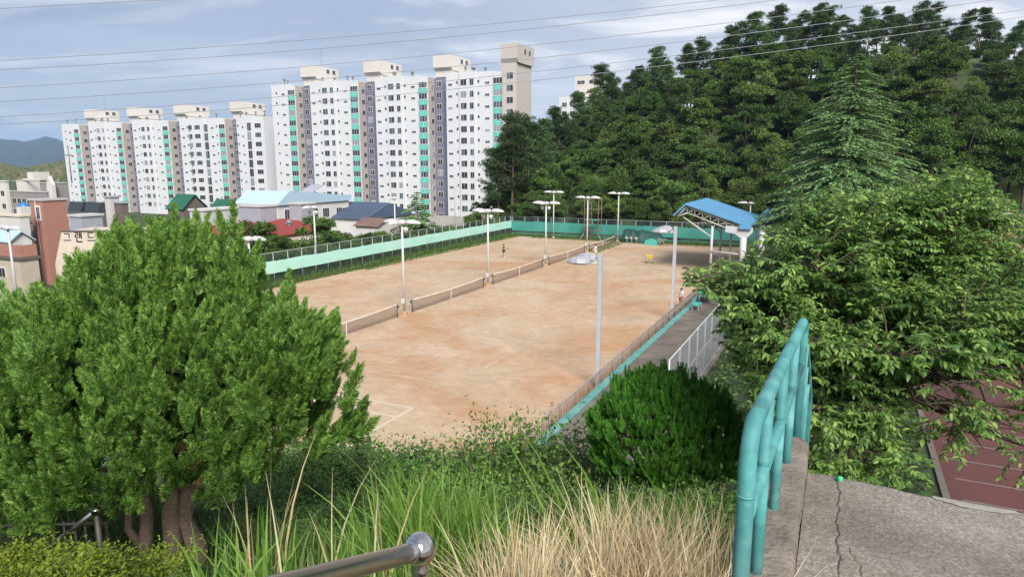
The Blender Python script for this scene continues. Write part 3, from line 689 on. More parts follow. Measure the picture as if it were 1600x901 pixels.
# low railing between the court and walkway
M_RAIL = mat('brown_steel_rail', (.16, .135, .125), .5, .4, .2, 3); 
rl = thing('court_railing', 'low steel railing with thin upright bars along the right edge of the courts', 'railing', C(-11.05, 18, .0), R(90) - AZ)
LR = 46.0
obj('top_rail', MB().tube([(0, 0, 1.05), (LR, 0, 1.05)], .032, 6), mat('pale_rail', (.42, .39, .38), .4, .5), rl)
obj('bottom_rail', MB().tube([(0, 0, .18), (LR, 0, .18)], .02, 6), M_RAIL, rl)
bm1 = MB().tube([(0, 0, .19), (0, 0, 1.04)], .014, 5).mesh('bar', [M_RAIL]); pm1 = MB().tube([(0, 0, 0), (0, 0, 1.06)], .03, 6).mesh('post', [M_RAIL])
k = 0; x = 0.0
while x < LR:
    obj('post' if k % 10 == 0 else 'bar', pm1 if k % 10 == 0 else bm1, None, rl, (x, 0, 0)); x += .2; k += 1
# chain link fence on the far side of the walkway
cf = thing('chain_link_fence', 'grey chain link fence beside the concrete walkway behind the round conifer', 'fence', C(-6.35, 29.2, .28), R(90) - AZ)
HF = 3.15; pmx = MB().tube([(0, 0, -.2), (0, 0, HF + .05)], .05, 8).mesh('post', [M_GALV])
for i in range(17): obj('post', pmx, None, cf, (i * 2.2, 0, 0))
for zr in (HF, HF * .5, .12): obj('rail', MB().tube([(0, 0, zr), (35.2, 0, zr)], .035, 7), M_GALV, cf)
Vw, Fw = wire_panel(0, 35.2, .12, HF, .085, .012)
o = obj('chain_mesh', to_mesh('chain_mesh', [(x, -.06, z) for x, y, z in Vw], np.array(Fw), [mat('pale_wire', (.40, .44, .45), .5, .2)]), None, cf); o['kind'] = 'stuff'
# slatted fence by the stairs near the shelter
sf = thing('slat_fence', 'grey green slatted fence behind the blue shelter columns', 'fence', C(-6.0, 77, .2), R(90) - AZ)
sm_ = MB().box((-.16, -.03, 0), (.16, .03, 2.7)).mesh('slat', [mat('grey_green_slat', (.27, .36, .35), .6, 0, .1, 1)])
for i in range(34): obj('slat', sm_, None, sf, (i * .42, .0, i * .05))
for zz_ in (.5, 2.2): obj('rail', MB().tube([(-.2, .06, zz_), (14, .06, zz_ + 1.66)], .04, 6), M_GALV, sf)

# ------------------------------------------------------------------ nets
M_NET = mat('net_cord', (.16, .11, .085), .8); M_TAPE = mat('net_tape', (.66, .60, .52), .8, 0, .1, 1); M_POSTG = mat('green_post', (.035, .075, .06), .5)
pn = MB(); pn.tube([(0, 0, 0), (0, 0, 1.1)], .05, 8); pn.box((-.05, .05, .75), (.05, .16, .95)); pnm = pn.mesh('post', [M_POSTG])
def net(t0, t1, label):
    root = thing('tennis_net', label, 'net', C(NS, (t0 + t1) / 2, 0), R(90) - AZ, 'tennis nets down the middle of the courts')
    h = (t1 - t0) / 2
    obj('post', pnm, None, root, (-h, 0, 0)); obj('post', pnm, None, root, (h, 0, 0), R(180))
    top = lambda x: .93 + .13 * (x / h) ** 2
    V = []; F = []
    def q4(a, b_, c_, d_): o = len(V); V.extend([a, b_, c_, d_]); F.append((o, o+1, o+2, o+3))
    nx = int(2 * h / .075)
    for i in range(nx + 1):
        x = -h + 2 * h * i / nx; q4((x-.011, 0, .03), (x+.011, 0, .03), (x+.011, 0, top(x)), (x-.011, 0, top(x)))
    for j in range(13):
        for i in range(20):
            xa, xb = -h + 2*h*i/20, -h + 2*h*(i+1)/20; fa, fb = .05 + (top(xa)-.08) * j / 12, .05 + (top(xb)-.08) * j / 12
            q4((xa, .003, fa-.011), (xb, .003, fb-.011), (xb, .003, fb+.011), (xa, .003, fa+.011))
    o = obj('net_mesh', to_mesh('net_mesh', V, np.array(F), [M_NET]), None, root); o['kind'] = 'stuff'
    b = MB()
    for i in range(20):
        xa, xb = -h + 2*h*i/20, -h + 2*h*(i+1)/20; za, zb_ = top(xa), top(xb)
        b.add([(xa,-.02,za-.06),(xb,-.02,zb_-.06),(xb,.02,zb_-.06),(xa,.02,za-.06),(xa,-.02,za+.02),(xb,-.02,zb_+.02),(xb,.02,zb_+.02),(xa,.02,za+.02)], [(0,1,5,4),(2,3,7,6),(4,5,6,7),(3,2,1,0)])
    obj('headband', b, M_TAPE, root)
    obj('centre_strap', MB().box((-.03, -.03, .01), (.03, .03, .868)), M_TAPE, root)
LT = LAMP_T
net(31.0, LT[0] - 1.0, 'nearest tennis net, its near end hidden by the big conifer')
net(LT[0] + 1.1, LT[1] - 1.0, 'second tennis net from the viewer, between the two nearest middle floodlight poles')
net(LT[1] + 1.0, LT[2] - 1.0, 'third tennis net from the viewer, in the middle of the row')
net(LT[2] + 1.0, LT[3] - 1.0, 'fourth tennis net from the viewer, left of the near white lamp heads')
net(LT[3] + 1.0, LT[4] - 1.4, 'farthest tennis net, ending at the teal banner')

# ------------------------------------------------------------------ floodlights
M_POLE = mat('white_pole', (.48, .475, .47), .45, 0, .08, .8); M_LAMPW = mat('lamp_shell', (.47, .46, .465), .45, 0, .05, 2); M_LENS = mat('lamp_lens', (.45, .43, .42), .2)
def pod(l=1.35, w_=.62, h=.34):
    """floodlight shell: faceted lens shape along +x"""
    b = MB(); prof = [(0, .30, .5), (.14, .8, .95), (.5, 1.0, 1.0), (.8, .66, .7), (1.0, .12, .25)]
    V = []; F = []
    for px, wy, hz in prof:
        for ang in (0, 45, 90, 135, 180): V.append((px * l, math.cos(R(ang)) * w_ / 2 * wy, math.sin(R(ang)) * h * hz * .8))
        V.append((px * l, -w_ / 2 * wy * .8, -h * .22 * hz)); V.append((px * l, w_ / 2 * wy * .8, -h * .22 * hz))
    k = 7
    for i in range(len(prof) - 1):
        for j in range(k): F.append((i*k+j, i*k+(j+1) % k, (i+1)*k+(j+1) % k, (i+1)*k+j))
    F += [tuple(range(k))[::-1], tuple((len(prof)-1)*k + j for j in range(k))]
    b.add(V, F); return b.mesh('lamp_head', [M_LAMPW])
POD = pod(); M_LAMPW2 = mat('grey_lamp_shell', (.31, .31, .33), .5, 0, .05, 2)
PODB = pod(1.25, .8, .42); PODB.materials[0] = M_LAMPW2
SPOT = MB().lathe([(.0, -.34), (.06, -.33), (.20, -.1), (.21, .02), (.14, .12), (0, .14)], n=10).mesh('spot_lamp', [M_LAMPW])
POLE = MB(); POLE.tube([(0, 0, .32), (0, 0, 7.35)], [.105, .085], 10); POLEM = POLE.mesh('pole', [M_POLE])
HUB = MB().lathe([(0, -.15), (.28, -.12), (.36, .05), (.3, .2), (0, .26)], n=12).mesh('hub', [M_LAMPW])
FOOT = MB().bbox((-.2, -.2, -.05), (.2, .2, .32), .05).mesh('foot', [mat('ochre_foot', (.42, .27, .15), .9, 0, .15, 4)])
BOXM = MB().bbox((-.14, -.25, .95), (.14, -.10, 1.35), .02).mesh('switch_box', [mat('box_grey', (.5, .5, .5), .5)])
ARM = MB().tube([(-.6, 0, 0), (.6, 0, 0)], .05, 6).mesh('arm', [M_POLE])
def floodlight(t_, s_, label, heads=('l', 'r'), group='floodlights along the nets', spots=True, box=True, yaw=0, z0=0, foot=True, h=7.35):
    r = thing('floodlight', label, 'floodlight', C(s_, t_, z0), -AZ + yaw, group)
    p_ = obj('pole', POLEM, None, r); p_.scale = (1, 1, (h - .32) / 7.03); p_.location.z = .32 - .32 * (h - .32) / 7.03
    if foot: obj('foot', FOOT, None, r)
    if box: obj('switch_box', BOXM, None, r)
    obj('hub', HUB, None, r, (0, 0, h + .05)); obj('arm', ARM, None, r, (0, 0, h + .08))
    ang = {'l': 180, 'r': 0, 'f': -90, 'b': 90}
    for q in heads:
        a_ = R(ang[q]); obj('lamp_head', POD, None, r, (.42 * math.cos(a_), .42 * math.sin(a_), h + .08), a_)
    if spots:
        for q in (-.42, .42): obj('spot_lamp', SPOT, None, r, (q, -.12, h - .38))
    return r
names = ['nearest middle floodlight pole, between the first and second nets', 'second middle floodlight pole from the viewer, left of the player in black', 'third middle floodlight pole, in the gap after the third net', 'fourth middle floodlight pole, in front of the rusty scaffold tower', 'floodlight pole at the end of the farthest net against the teal banner']
for i, (t_, nm) in enumerate(zip(LT, names)):
    floodlight(t_, NS, nm, ('l', 'r', 'f') if i < 3 else ('l', 'r'), spots=i < 3, box=i < 4)
floodlight(102.4, -42.0, 'floodlight pole in the far left corner of the courts, alone before the teal banner', spots=False, box=False, group='floodlights along the nets')
G2 = 'floodlights beyond the left fence'
def along(u, v, s_): # t of pixel column on plane s = s_
    k, _ = ray(u, v); return s_ * (CS + SN * k) / (CS * k - SN)
floodlight(along(494, 400, -52.0), -52.0, 'floodlight pole behind the left fence in front of the red roof', ('f',), G2, True, False, foot=False, h=7.2)
floodlight(along(618, 370, -54.5), -54.5, 'floodlight pole rising in front of the navy roof, behind the nearest middle pole', ('f',), G2, False, False, foot=False, h=7.3)
pp = P(12, 357, 56); floodlight(st(*pp[:2])[1], st(*pp[:2])[0], 'floodlight pole at the left edge of the photo before the brick house', ('l', 'r', 'f'), G2, False, False, z0=pp[2] - 7.4, foot=False)
pp = P(388, 374, 50); r = floodlight(st(*pp[:2])[1], st(*pp[:2])[0], 'floodlight with two pale heads just above the right shoulder of the conifer', ('r', 'f'), G2, False, False, z0=pp[2] - 7.4, foot=False)
pp = P(1173, 318, 96); floodlight(st(*pp[:2])[1], st(*pp[:2])[0], 'floodlight whose single head shows above the blue shelter roof', ('l',), None, False, False, z0=pp[2] - 7.4, foot=False)
# street lamp
ts = along(711, 340, -54.0); b = MB(); b.tube([(0, 0, -3), (0, 0, 8.0), (.1, 0, 8.35), (.45, 0, 8.5)], [.09, .06, .05, .045], 8)
r = thing('street_lamp', 'slim grey street lamp with a short arm in front of the tall block', 'street lamp', C(-54, ts, 0), -AZ)
obj('pole', b, M_POLE, r); obj('lamp_head', MB().bbox((.4, -.14, 8.42), (1.15, .14, 8.56), .04), mat('box_grey', (.5,)*3), r)
# square posts on the railing side with pairs of big heads
SQ = MB().bbox((-.115, -.115, -.1), (.115, .115, 7.3), .012).mesh('pole', [mat('square_pole', (.40, .40, .42), .5, 0, .06, 1)])
BR = MB(); BR.tube([(0, 0, 0), (-.35, 0, -.02)], .05, 6); BRM = BR.mesh('bracket', [M_POLE])
for t_, nm in ((34.0, 'tall square floodlight post nearest the viewer, right of the first court, two white heads'), (51.9, 'square floodlight post left of the cherry tree, farther along the railing')):
    r = thing('floodlight_post', nm, 'floodlight', C(-11.25, t_, 0), -AZ, 'square floodlight posts along the railing')
    obj('pole', SQ, None, r); obj('bracket', BRM, None, r, (-.1, 0, 6.95))
    obj('lamp_head', PODB, None, r, (-.32, .28, 6.98), R(172)); obj('lamp_head', PODB, None, r, (-.42, -.45, 6.88), R(190)); obj('bracket', BRM, None, r, (-.12, -.05, 6.85), R(45))

# ------------------------------------------------------------------ shelter with blue roof
M_BLUE = mat('blue_roof_sheet', (.10, .28, .47), .45, 0, .06, .3); M_STEELW = mat('white_steel', (.48, .465, .45), .5, 0, .06, 1); M_COL = mat('grey_column', (.46, .46, .47), .8, 0, .07, .6)
sh = thing('shelter', 'spectator shelter with a blue sheet roof on white trusses and grey columns', 'shelter', C(-9.2, 76, 0), -AZ)
TIP, PK, LO = (-7.4, 6.35), (-6.2, 7.65), (.3, 5.55); LEN = 12.7
b = MB(); b.prism([(TIP[0]-.15, TIP[1]-.1), (TIP[0]-.15, TIP[1]+.08), (PK[0], PK[1]+.1), (LO[0]+.3, LO[1]+.02), (LO[0]+.3, LO[1]-.22), (PK[0], PK[1]-.1)], 1, -.4, LEN)
obj('roof', b, M_BLUE, sh)
obj('gutter', MB().bbox((LO[0]-.75, -.55, LO[1]-.42), (LO[0]+.5, -.405, LO[1]+.02), .02), M_BLUE, sh)
for yy in (0, 6.1, 12.2):
    b = MB(); up = [(TIP[0]+.25, TIP[1]-.12), (PK[0]+.02, PK[1]-.28)]; n_ = 6
    ch = [(PK[0] + (LO[0] - 1.3 - PK[0]) * i / n_, PK[1] - .28 + (LO[1] + .22 - PK[1]) * i / n_) for i in range(n_ + 1)]
    lo = [(PK[0] + .15 + (LO[0] - 1.4 - PK[0]) * i / n_, PK[1] - 1.0 + (LO[1] - .05 - PK[1] + .35) * i / n_) for i in range(n_ + 1)]
    T3 = lambda p: (p[0], yy, p[1])
    b.tube([T3(up[0]), T3(up[1])] , .06, 6); b.tube([T3(up[1]), T3(ch[-1])], .06, 6); b.tube([T3(up[0]), T3(lo[0])], .06, 6); b.tube([T3(lo[0]), T3(lo[-1])], .06, 6)
    for i in range(n_):
        b.tube([T3(lo[i]), T3(ch[i])], .04, 5); b.tube([T3(lo[i]), T3(ch[i+1])], .04, 5)
    obj('truss', b, M_STEELW, sh)
    if yy > 7: continue
    if yy > 1: obj('column', MB().tube([(1.2, yy, 0), (1.2, yy, LO[1]-.5)], .32, 16), M_COL, sh); continue
    hd = MB(); hd.prism([(-1.9, LO[1]-.15), (.9, LO[1]-.25), (.9, LO[1]-.75), (.35, LO[1]-1.35), (-.35, LO[1]-1.35), (-.9, LO[1]-.95), (-1.9, LO[1]-.8)], 1, yy-.22, yy+.22)
    obj('column_head', hd, M_COL, sh); obj('column', MB().tube([(0, yy, 0), (0, yy, LO[1]-1.3)], .34, 16), M_COL, sh)
for yy in (.3, LEN * .5):
    obj('front_post', MB().tube([(-3.35, yy, 0), (-3.35, yy, 5.3)], .14, 10), M_COL, sh)
    b = MB(); b.tube([(-6.6, yy, 6.2), (-3.35, yy, 4.05)], .075, 8); obj('brace', b, M_STEELW, sh)
obj('rear_column', MB().tube([(1.6, 3, 0), (1.6, 3, LO[1]-.9)], .3, 14), M_COL, sh)
obj('slim_post', MB().tube([(-1.6, 2.2, 0), (-1.6, 2.2, 5.0)], .12, 8), M_STEELW, sh)
obj('tie_beam', MB().tube([(-3.3, .1, 2.55), (2.9, .1, 2.2)], .09, 8), M_STEELW, sh)
pp = P(1205, 341, 88); sh2 = thing('canopy', 'small piece of blue canopy roof to the right of the shelter roof', 'shelter', (pp[0], pp[1], 0), -AZ)
V = [(-2.2, -2, pp[2]-.3), (1.6, -2, pp[2]-.2), (2.2, 3, pp[2]+.5), (-1.0, 5, pp[2]+.9)]
b = MB(); b.add(V + [(x, y, z - .18) for x, y, z in V], [(0,1,2,3), (7,6,5,4), (0,4,5,1), (1,5,6,2), (2,6,7,3), (3,7,4,0)]); obj('roof', b, M_BLUE, sh2)
for x, y in ((-1.6, -1.6), (1.3, -1.5), (1.6, 2.4)): obj('post', MB().tube([(x, y, 0), (x, y, pp[2] - .3)], .12, 8), M_STEELW, sh2)
# stairs beside the shelter
stp = thing('steps', 'concrete steps climbing from the walkway behind the shelter columns', 'steps', C(-6.1, 84, .28), -AZ)
for i in range(10): obj('step', MB().box((i * .34, 0, 0), (i * .34 + .338, 2.4, .17 * (i + 1))), M_CONC, stp)

# ------------------------------------------------------------------ things on the courts
sc_ = thing('scaffold_tower', 'tall rusty scaffold tower against the teal banner behind the fourth floodlight', 'scaffold', C(-36.4, 101.5, 0), -AZ)
M_RUST = mat('rusty_tube', (.22, .16, .11), .8, .2, .25, 1.5)
for x in (0, 2.3):
    for y in (0, 1.6): obj('upright', MB().tube([(x, y, 0), (x, y, 6.8)], .05, 6), M_RUST, sc_)
for z in (1.6, 3.2, 4.9, 6.6):
    b = MB()
    for y in (0, 1.6): b.tube([(0, y, z), (2.3, y, z)], .035, 5)
    for x in (0, 2.3): b.tube([(x, 0, z), (x, 1.6, z)], .035, 5)
    obj('rung_frame', b, M_RUST, sc_)
b = MB(); b.tube([(.75, 0, .2), (.75, 0, 6.7)], .03, 5); b.tube([(1.15, 0, .2), (1.15, 0, 6.7)], .03, 5)
for z in np.arange(.5, 6.6, .4): b.tube([(.75, 0, z), (1.15, 0, z)], .02, 4)
obj('ladder', b, M_RUST, sc_); obj('platform', MB().box((.05, .05, 3.28), (2.25, 1.55, 3.34)), mat('teal_board', (.05, .25, .2), .7), sc_)
for x, d_ in ((0, -1), (2.3, 1)):
    obj('outrigger', MB().tube([(x, -.02, 1.1), (x + d_ * .75, -.3, .03)], .04, 5), M_GALV, sc_)
# dark green covered goods by the far fence
tx, ty = st(*P(1000, 377, 104)[:2])
tp = thing('tarpaulin_stack', 'dark green tarpaulin draped over stored goods by the far banner', 'tarpaulin', C(tx - 2.8, 101.6, 0), -AZ)
gx = np.linspace(0, 6.2, 26); gy = np.linspace(0, 2.0, 9); V = []
for y in gy:
    for x in gx:
        prof = np.interp(x, [0, .15, .5, 1.4, 2.2, 2.8, 4.2, 5.6, 6.0, 6.2], [.0, 1.6, 2.0, 1.9, 1.7, 1.95, 1.6, 1.5, 1.2, 0])
        V.append((x + rng.normal() * .03, y, max(0, prof * (1 if 0.02 < y < 1.98 else 0) + rng.normal() * .06)))
n_ = len(gx); F = [(j*n_+i, j*n_+i+1, (j+1)*n_+i+1, (j+1)*n_+i) for j in range(len(gy)-1) for i in range(n_-1)]
obj('cover', to_mesh('cover', V, F, [mat('dark_tarp', (.012, .055, .045), .5, 0, .2, 1)], None, True), None, tp)
b = MB()
for x in (.9, 1.6, 2.4): b.tube([(x, -.25, .02), (x + .1, -.1, .75)], .05, 6); b.box((x - .15, -.35, .6), (x + .2, -.12, .95))
obj('stored_poles', b, mat('clutter_buff', (.4, .36, .3), .8), tp)
b = MB(); b.prism([(0, 0), (2.0, 0), (1.8, .75), (.9, .95), (.2, .7)], 1, 0, .8)
pl = thing('teal_mat_pile', 'small teal pile beside the dark tarpaulin under the second square lamp', 'mat', C(tx + 1.2, 99.9, 0), -AZ); obj('mat', b, mat('teal_mat', (.07, .36, .30), .6), pl)
b = MB(); b.tube([(0, 0, 0), (.4, 0, .9)], .04, 5); b.tube([(.8, 0, 0), (.4, 0, .9)], .04, 5); b.box((-.2, -.1, .85), (1.0, .3, .95)); 
tr_ = thing('trestle', 'pale folded trestle by the far fence below the second square lamp', 'trestle', C(tx + 3.5, 100.2, 0), -AZ); obj('frame', b, mat('pale_rail', (.42,)*3), tr_)
# yellow ball cart
px_, py_, _z = P(1015, 411, CZ / ray(1015, 411)[1])
bc = thing('ball_cart', 'yellow tennis ball cart on thin legs out on the far court', 'cart', (px_, py_, 0), -AZ + .3)
b = MB(); V = [(-.3,-.2,.62),(.3,-.2,.62),(.3,.2,.62),(-.3,.2,.62),(-.42,-.28,1.0),(.42,-.28,1.0),(.42,.28,1.0),(-.42,.28,1.0)]
b.add(V, [(3,2,1,0),(0,1,5,4),(1,2,6,5),(2,3,7,6),(3,0,4,7)]); b.add([(x*.92, y*.92, .93) for x, y, z in V[4:]], [(0,1,2,3)])
obj('basket', b, mat('yellow_paint', (.62, .45, .06), .5), bc)
ico_v, ico_f = scatter(IV, IF, frames(rdir(40), np.tile([0, 0, 1.0], (40, 1))), np.stack([rng.uniform(-.34, .34, 40), rng.uniform(-.2, .2, 40), np.full(40, .95)], -1), np.full(40, .055))
ob = obj('ball_heap', to_mesh('ball_heap', ico_v, ico_f, [mat('ball_yellow', (.6, .6, .1), .8)]), None, bc); ob['kind'] = 'stuff'
for x in (-.32, .32):
    for y in (-.2, .2):
        obj('leg', MB().tube([(x * .7, y, .62), (x * 1.15, y * 1.1, .08)], .022, 5), mat('yellow_paint', (.62,)*3), bc)
        obj('wheel', MB().prism([(.07 * math.cos(a_), .08 + .07 * math.sin(a_)) for a_ in np.linspace(0, 2*math.pi, 10, endpoint=False)], 1, y*1.1-.02, y*1.1+.02), mat('rubber', (.02,)*3, .8), bc, (x * 1.15, 0, 0))
# green table and bench near the railing
pq = P(1108, 452, 57); 
gt = thing('table_tennis_table', 'green topped table on the walkway beside the railing under the cherry leaves', 'table', (pq[0], pq[1], .28), -AZ)
obj('top', MB().bbox((-.75, -1.3, .98), (.75, 1.3, 1.05), .01), mat('green_top', (.03, .28, .12), .5), gt)
for x in (-.6, .6):
    for y in (-1.0, 1.0): obj('leg', MB().tube([(x, y, 0), (x, y, .975)], .03, 6), mat('pale_rail', (.42,)*3), gt)
pb = C(-10.0, 55.5, .28); bn = thing('bench', 'teal bench on the walkway at the end of the railing', 'bench', pb, R(90) - AZ)
M_TEALW = mat('teal_wood', (.06, .36, .33), .6, 0, .1, 2)
for y in (-.18, .0, .18): obj('seat_slat', MB().bbox((-.8, y - .07, .42), (.8, y + .07, .46), .01), M_TEALW, bn)
for z in (.62, .8): obj('back_slat', MB().bbox((-.8, .25, z), (.8, .29, z + .12), .01), M_TEALW, bn)
for x in (-.65, .65): obj('leg', MB().prism([(-.25, 0), (-.18, 0), (-.15, .415), (.2, .415), (.25, 0), (.32, 0), (.34, .9), (.295, .9), (.295, .418), (-.25, .418)], 0, x - .02, x + .02), MATS['pale_rail'], bn)

# ------------------------------------------------------------------ people on the courts
def skin_mesh(name, joints, edges, radii, m, parent, sub=2):
    me = bpy.data.meshes.new(name); me.from_pydata(joints, edges, []); me.materials.append(m)
    o = bpy.data.objects.new(name, me); COL.objects.link(o); o.parent = parent
    md = o.modifiers.new('skin', 'SKIN'); md.use_smooth_shade = True
    sv_ = me.skin_vertices[0].data
    for i, r in enumerate(radii): sv_[i].radius = r if isinstance(r, tuple) else (r, r)
    sv_[0].use_root = True
    o.modifiers.new('sub', 'SUBSURF').levels = 1; o.modifiers['sub'].render_levels = sub
    return o
def person(label, loc, rot, shirt, shorts, hair, swing=True, stride=.16, group=None, cap=None, racket=True):
    skin_m = mat('skin', (.45, .26, .18), .6)
    r = thing('person', label, 'person', loc, rot, group)
    st_ = stride
    J = {'pel': (0,0,.93), 'sp': (0,.01,1.12), 'ch': (0,.02,1.32), 'nk': (0,.01,1.46), 'hd': (0,-.02,1.58), 'ht': (0,-.01,1.68),
         'lh': (-.09,0,.90), 'lk': (-.11,-st_*.55,.50), 'la': (-.12,-st_*.35,.09), 'lt': (-.12,-st_*.35-.17,.04),
         'rh': (.09,0,.90), 'rk': (.11,st_*.45-.04,.50), 'ra': (.12,st_*.9,.09), 'rt': (.12,st_*.9-.17,.04),
         'ls': (-.19,.01,1.40), 'le': (-.25,-.04,1.13), 'lw': (-.20,-.24,1.02), 'lf': (-.18,-.33,1.02),
         'rs': (.19,.01,1.40), 're': (.27,-.02,1.14), 'rw': (.34,-.20,1.03), 'rf': (.36,-.28,1.03)}
    nm = list(J); ix = {k_: i for i, k_ in enumerate(nm)}
    E = [('pel','sp'),('sp','ch'),('ch','nk'),('nk','hd'),('hd','ht'),('pel','lh'),('lh','lk'),('lk','la'),('la','lt'),('pel','rh'),('rh','rk'),('rk','ra'),('ra','rt'),
         ('ch','ls'),('ls','le'),('le','lw'),('lw','lf'),('ch','rs'),('rs','re'),('re','rw'),('rw','rf')]
    rad = dict(pel=(.14,.10), sp=(.125,.09), ch=(.15,.10), nk=.052, hd=(.080,.095), ht=.065, lh=.09, lk=.058, la=.04, lt=.035, rh=.09, rk=.058, ra=.04, rt=.035, ls=.055, le=.042, lw=.030, lf=.034, rs=.055, re=.042, rw=.030, rf=.034)
    skin_mesh('body', [J[k_] for k_ in nm], [(ix[a_], ix[c_]) for a_, c_ in E], [rad[k_] for k_ in nm], skin_m, r)
    def cloth(name, keys, edges, scale, m, extra=.018):
        loc_ = {k_: i for i, k_ in enumerate(keys)}
        rr_ = [tuple(x + extra for x in (rad[k_] if isinstance(rad[k_], tuple) else (rad[k_],)*2)) if k_ in rad else scale for k_ in keys]
        return skin_mesh(name, [J[k_] for k_ in keys], [(loc_[a_], loc_[c_]) for a_, c_ in edges], rr_, m, r)
    mid = lambda a_, c_, q: tuple(J[a_][i] * (1 - q) + J[c_][i] * q for i in range(3))
    J['lu'] = mid('ls', 'le', .7); J['ru'] = mid('rs', 're', .7); J['lq'] = mid('lh', 'lk', .75); J['rq'] = mid('rh', 'rk', .75)
    for k_, v in (('lu', .052), ('ru', .052), ('lq', .078), ('rq', .078)): rad[k_] = v
    cloth('shirt', ['ch','sp','pel','ls','lu','rs','ru'], [('ch','sp'),('sp','pel'),('ch','ls'),('ls','lu'),('ch','rs'),('rs','ru')], .06, shirt)
    cloth('shorts', ['pel','lh','lq','rh','rq'], [('pel','lh'),('lh','lq'),('pel','rh'),('rh','rq')], .08, shorts, .024)
    for a_, c_ in (('la','lt'), ('ra','rt')): cloth('shoe', [a_, c_], [(a_, c_)], .05, mat('shoe_white', (.6,)*3), .012)
    hb = MB().lathe([(0, .125), (.06, .115), (.098, .06), (.106, 0), (.098, -.04)], (0, .012, 1.61), 14, scale=(.9, 1.08)); obj('hair', hb, hair, r)
    if cap: obj('cap', MB().lathe([(0, .15), (.07, .135), (.112, .07), (.115, .03)], (0, 0, 1.62), 14).box((-.08, -.22, 1.645), (.08, -.09, 1.665)), cap, r)
    f = MB(); f.lathe([(0, -.02), (.014, 0), (.008, .03)], (0, -.112, 1.575), 6); obj('nose', f, skin_m, r)
    for sx_ in (-1, 1):
        hand = MB()
        bx_, by_, bz_ = J['lf'] if sx_ < 0 else J['rf']
        for i in range(4): hand.tube([(bx_ - .03 + .02 * i, by_ - .02, bz_), (bx_ - .03 + .02 * i, by_ - .06 - .008 * (i in (1, 2)), bz_ - .012), (bx_ - .028 + .019 * i, by_ - .075, bz_ - .045)], [.009, .0085, .007], 6)
        hand.tube([(bx_ - sx_ * .02, by_ + .03, bz_), (bx_ - sx_ * .05, by_ - .01, bz_ - .015), (bx_ - sx_ * .045, by_ - .04, bz_ - .03)], [.011, .01, .008], 6)
        obj('fingers', hand, skin_m, r)
    if racket:
        rk = thing('tennis_racket', 'tennis racket held by the ' + racket, 'racket', loc, rot)
        b = MB(); bx_, by_, bz_ = J['rf']; b.tube([(bx_, by_, bz_ - .02), (bx_ + .05, by_ - .33, bz_ + .10)], .016, 6); obj('handle', b, mat('rubber', (.02,)*3), rk)
        ring = [(bx_ + .05 + .12 * math.sin(a_), by_ - .49 + .16 * math.cos(a_ + math.pi), bz_ + .15 - .06 * math.cos(a_)) for a_ in np.linspace(0, 2 * math.pi, 21)]
        obj('head_frame', MB().tube(ring, .012, 5), mat('racket_white', (.6, .6, .62), .4), rk)
        V = []; F = []
        for i in range(-4, 5):
            w_ = .12 * math.sqrt(max(0, 1 - (i / 5) ** 2)); c_ = i / 5; y_, z_ = by_ - .49 + .16 * c_, bz_ + .15 + .06 * c_
            o_ = len(V); V += [(bx_+.05-w_, y_-.002, z_), (bx_+.05+w_, y_-.002, z_), (bx_+.05+w_, y_+.002, z_), (bx_+.05-w_, y_+.002, z_)]; F.append((o_, o_+1, o_+2, o_+3))
        os_ = obj('strings', to_mesh('strings', V, np.array(F), [MATS['racket_white']]), None, rk); os_['kind'] = 'stuff'
    return r
M_BLK = mat('black_cloth', (.012, .012, .015), .8); M_WHT = mat('white_cloth', (.72, .72, .72), .8); M_PNK = mat('pale_pink_cloth', (.70, .52, .50), .8); M_HAIR = mat('black_hair', (.01, .008, .007), .5)
def on_ground(u, v): k, d = ray(u, v); return (k * CZ / d, CZ / d, 0)
person('person in black shirt and shorts waiting on the far left court with a racket', on_ground(787, 402), R(75), M_BLK, M_BLK, M_HAIR, racket='person in black on the left court')
person('person in white with a dark cap standing beside the farthest net', on_ground(930, 402), R(-60), M_WHT, M_WHT, M_HAIR, cap=M_BLK, racket=False)
person('person in white top and rose shorts by the railing beside the second square floodlight post', C(-11.6, 56.8, 0), R(-70), M_WHT, mat('rose_cloth', (.36, .15, .16), .8), M_HAIR, racket=False, stride=.1)

# ------------------------------------------------------------------ trees
M_BARK = mat('bark', (.075, .055, .04), .95, 0, 0, 4, .8, 18, (.13, .10, .075)); M_BARKP = mat('pine_bark', (.10, .06, .045), .95, 0, .3, 3, .6, 10)
LF_BROAD = leafmat('broad_leaf', [(.021, .042, .010), (.039, .072, .015), (.060, .098, .020), (.088, .128, .027)], .22, gain=1.55)
LF_BROAD2 = leafmat('broad_leaf_olive', [(.028, .048, .012), (.055, .080, .018), (.085, .11, .026)], .22, gain=1.9)
LF_PINE = leafmat('pine_needle', [(.017, .034, .011), (.033, .058, .017), (.054, .082, .024)], .12, gain=1.55)
LF_CEDAR = leafmat('cedar_needle', [(.034, .072, .024), (.055, .105, .036), (.085, .15, .052)], .15, gain=2.7)
def limb_tubes(b, base, tips, r0, n=6):
    for tip in tips:
        base_ = np.array(base, float); tip = np.array(tip, float); m_ = (base_ + tip) / 2 + np.array([0, 0, -.08 * np.linalg.norm(tip - base_)]) + rng.normal(size=3) * .05 * np.linalg.norm(tip - base_)
        b.tube([base_, m_, tip], [r0, r0 * .6, r0 * .2], n, caps=False)
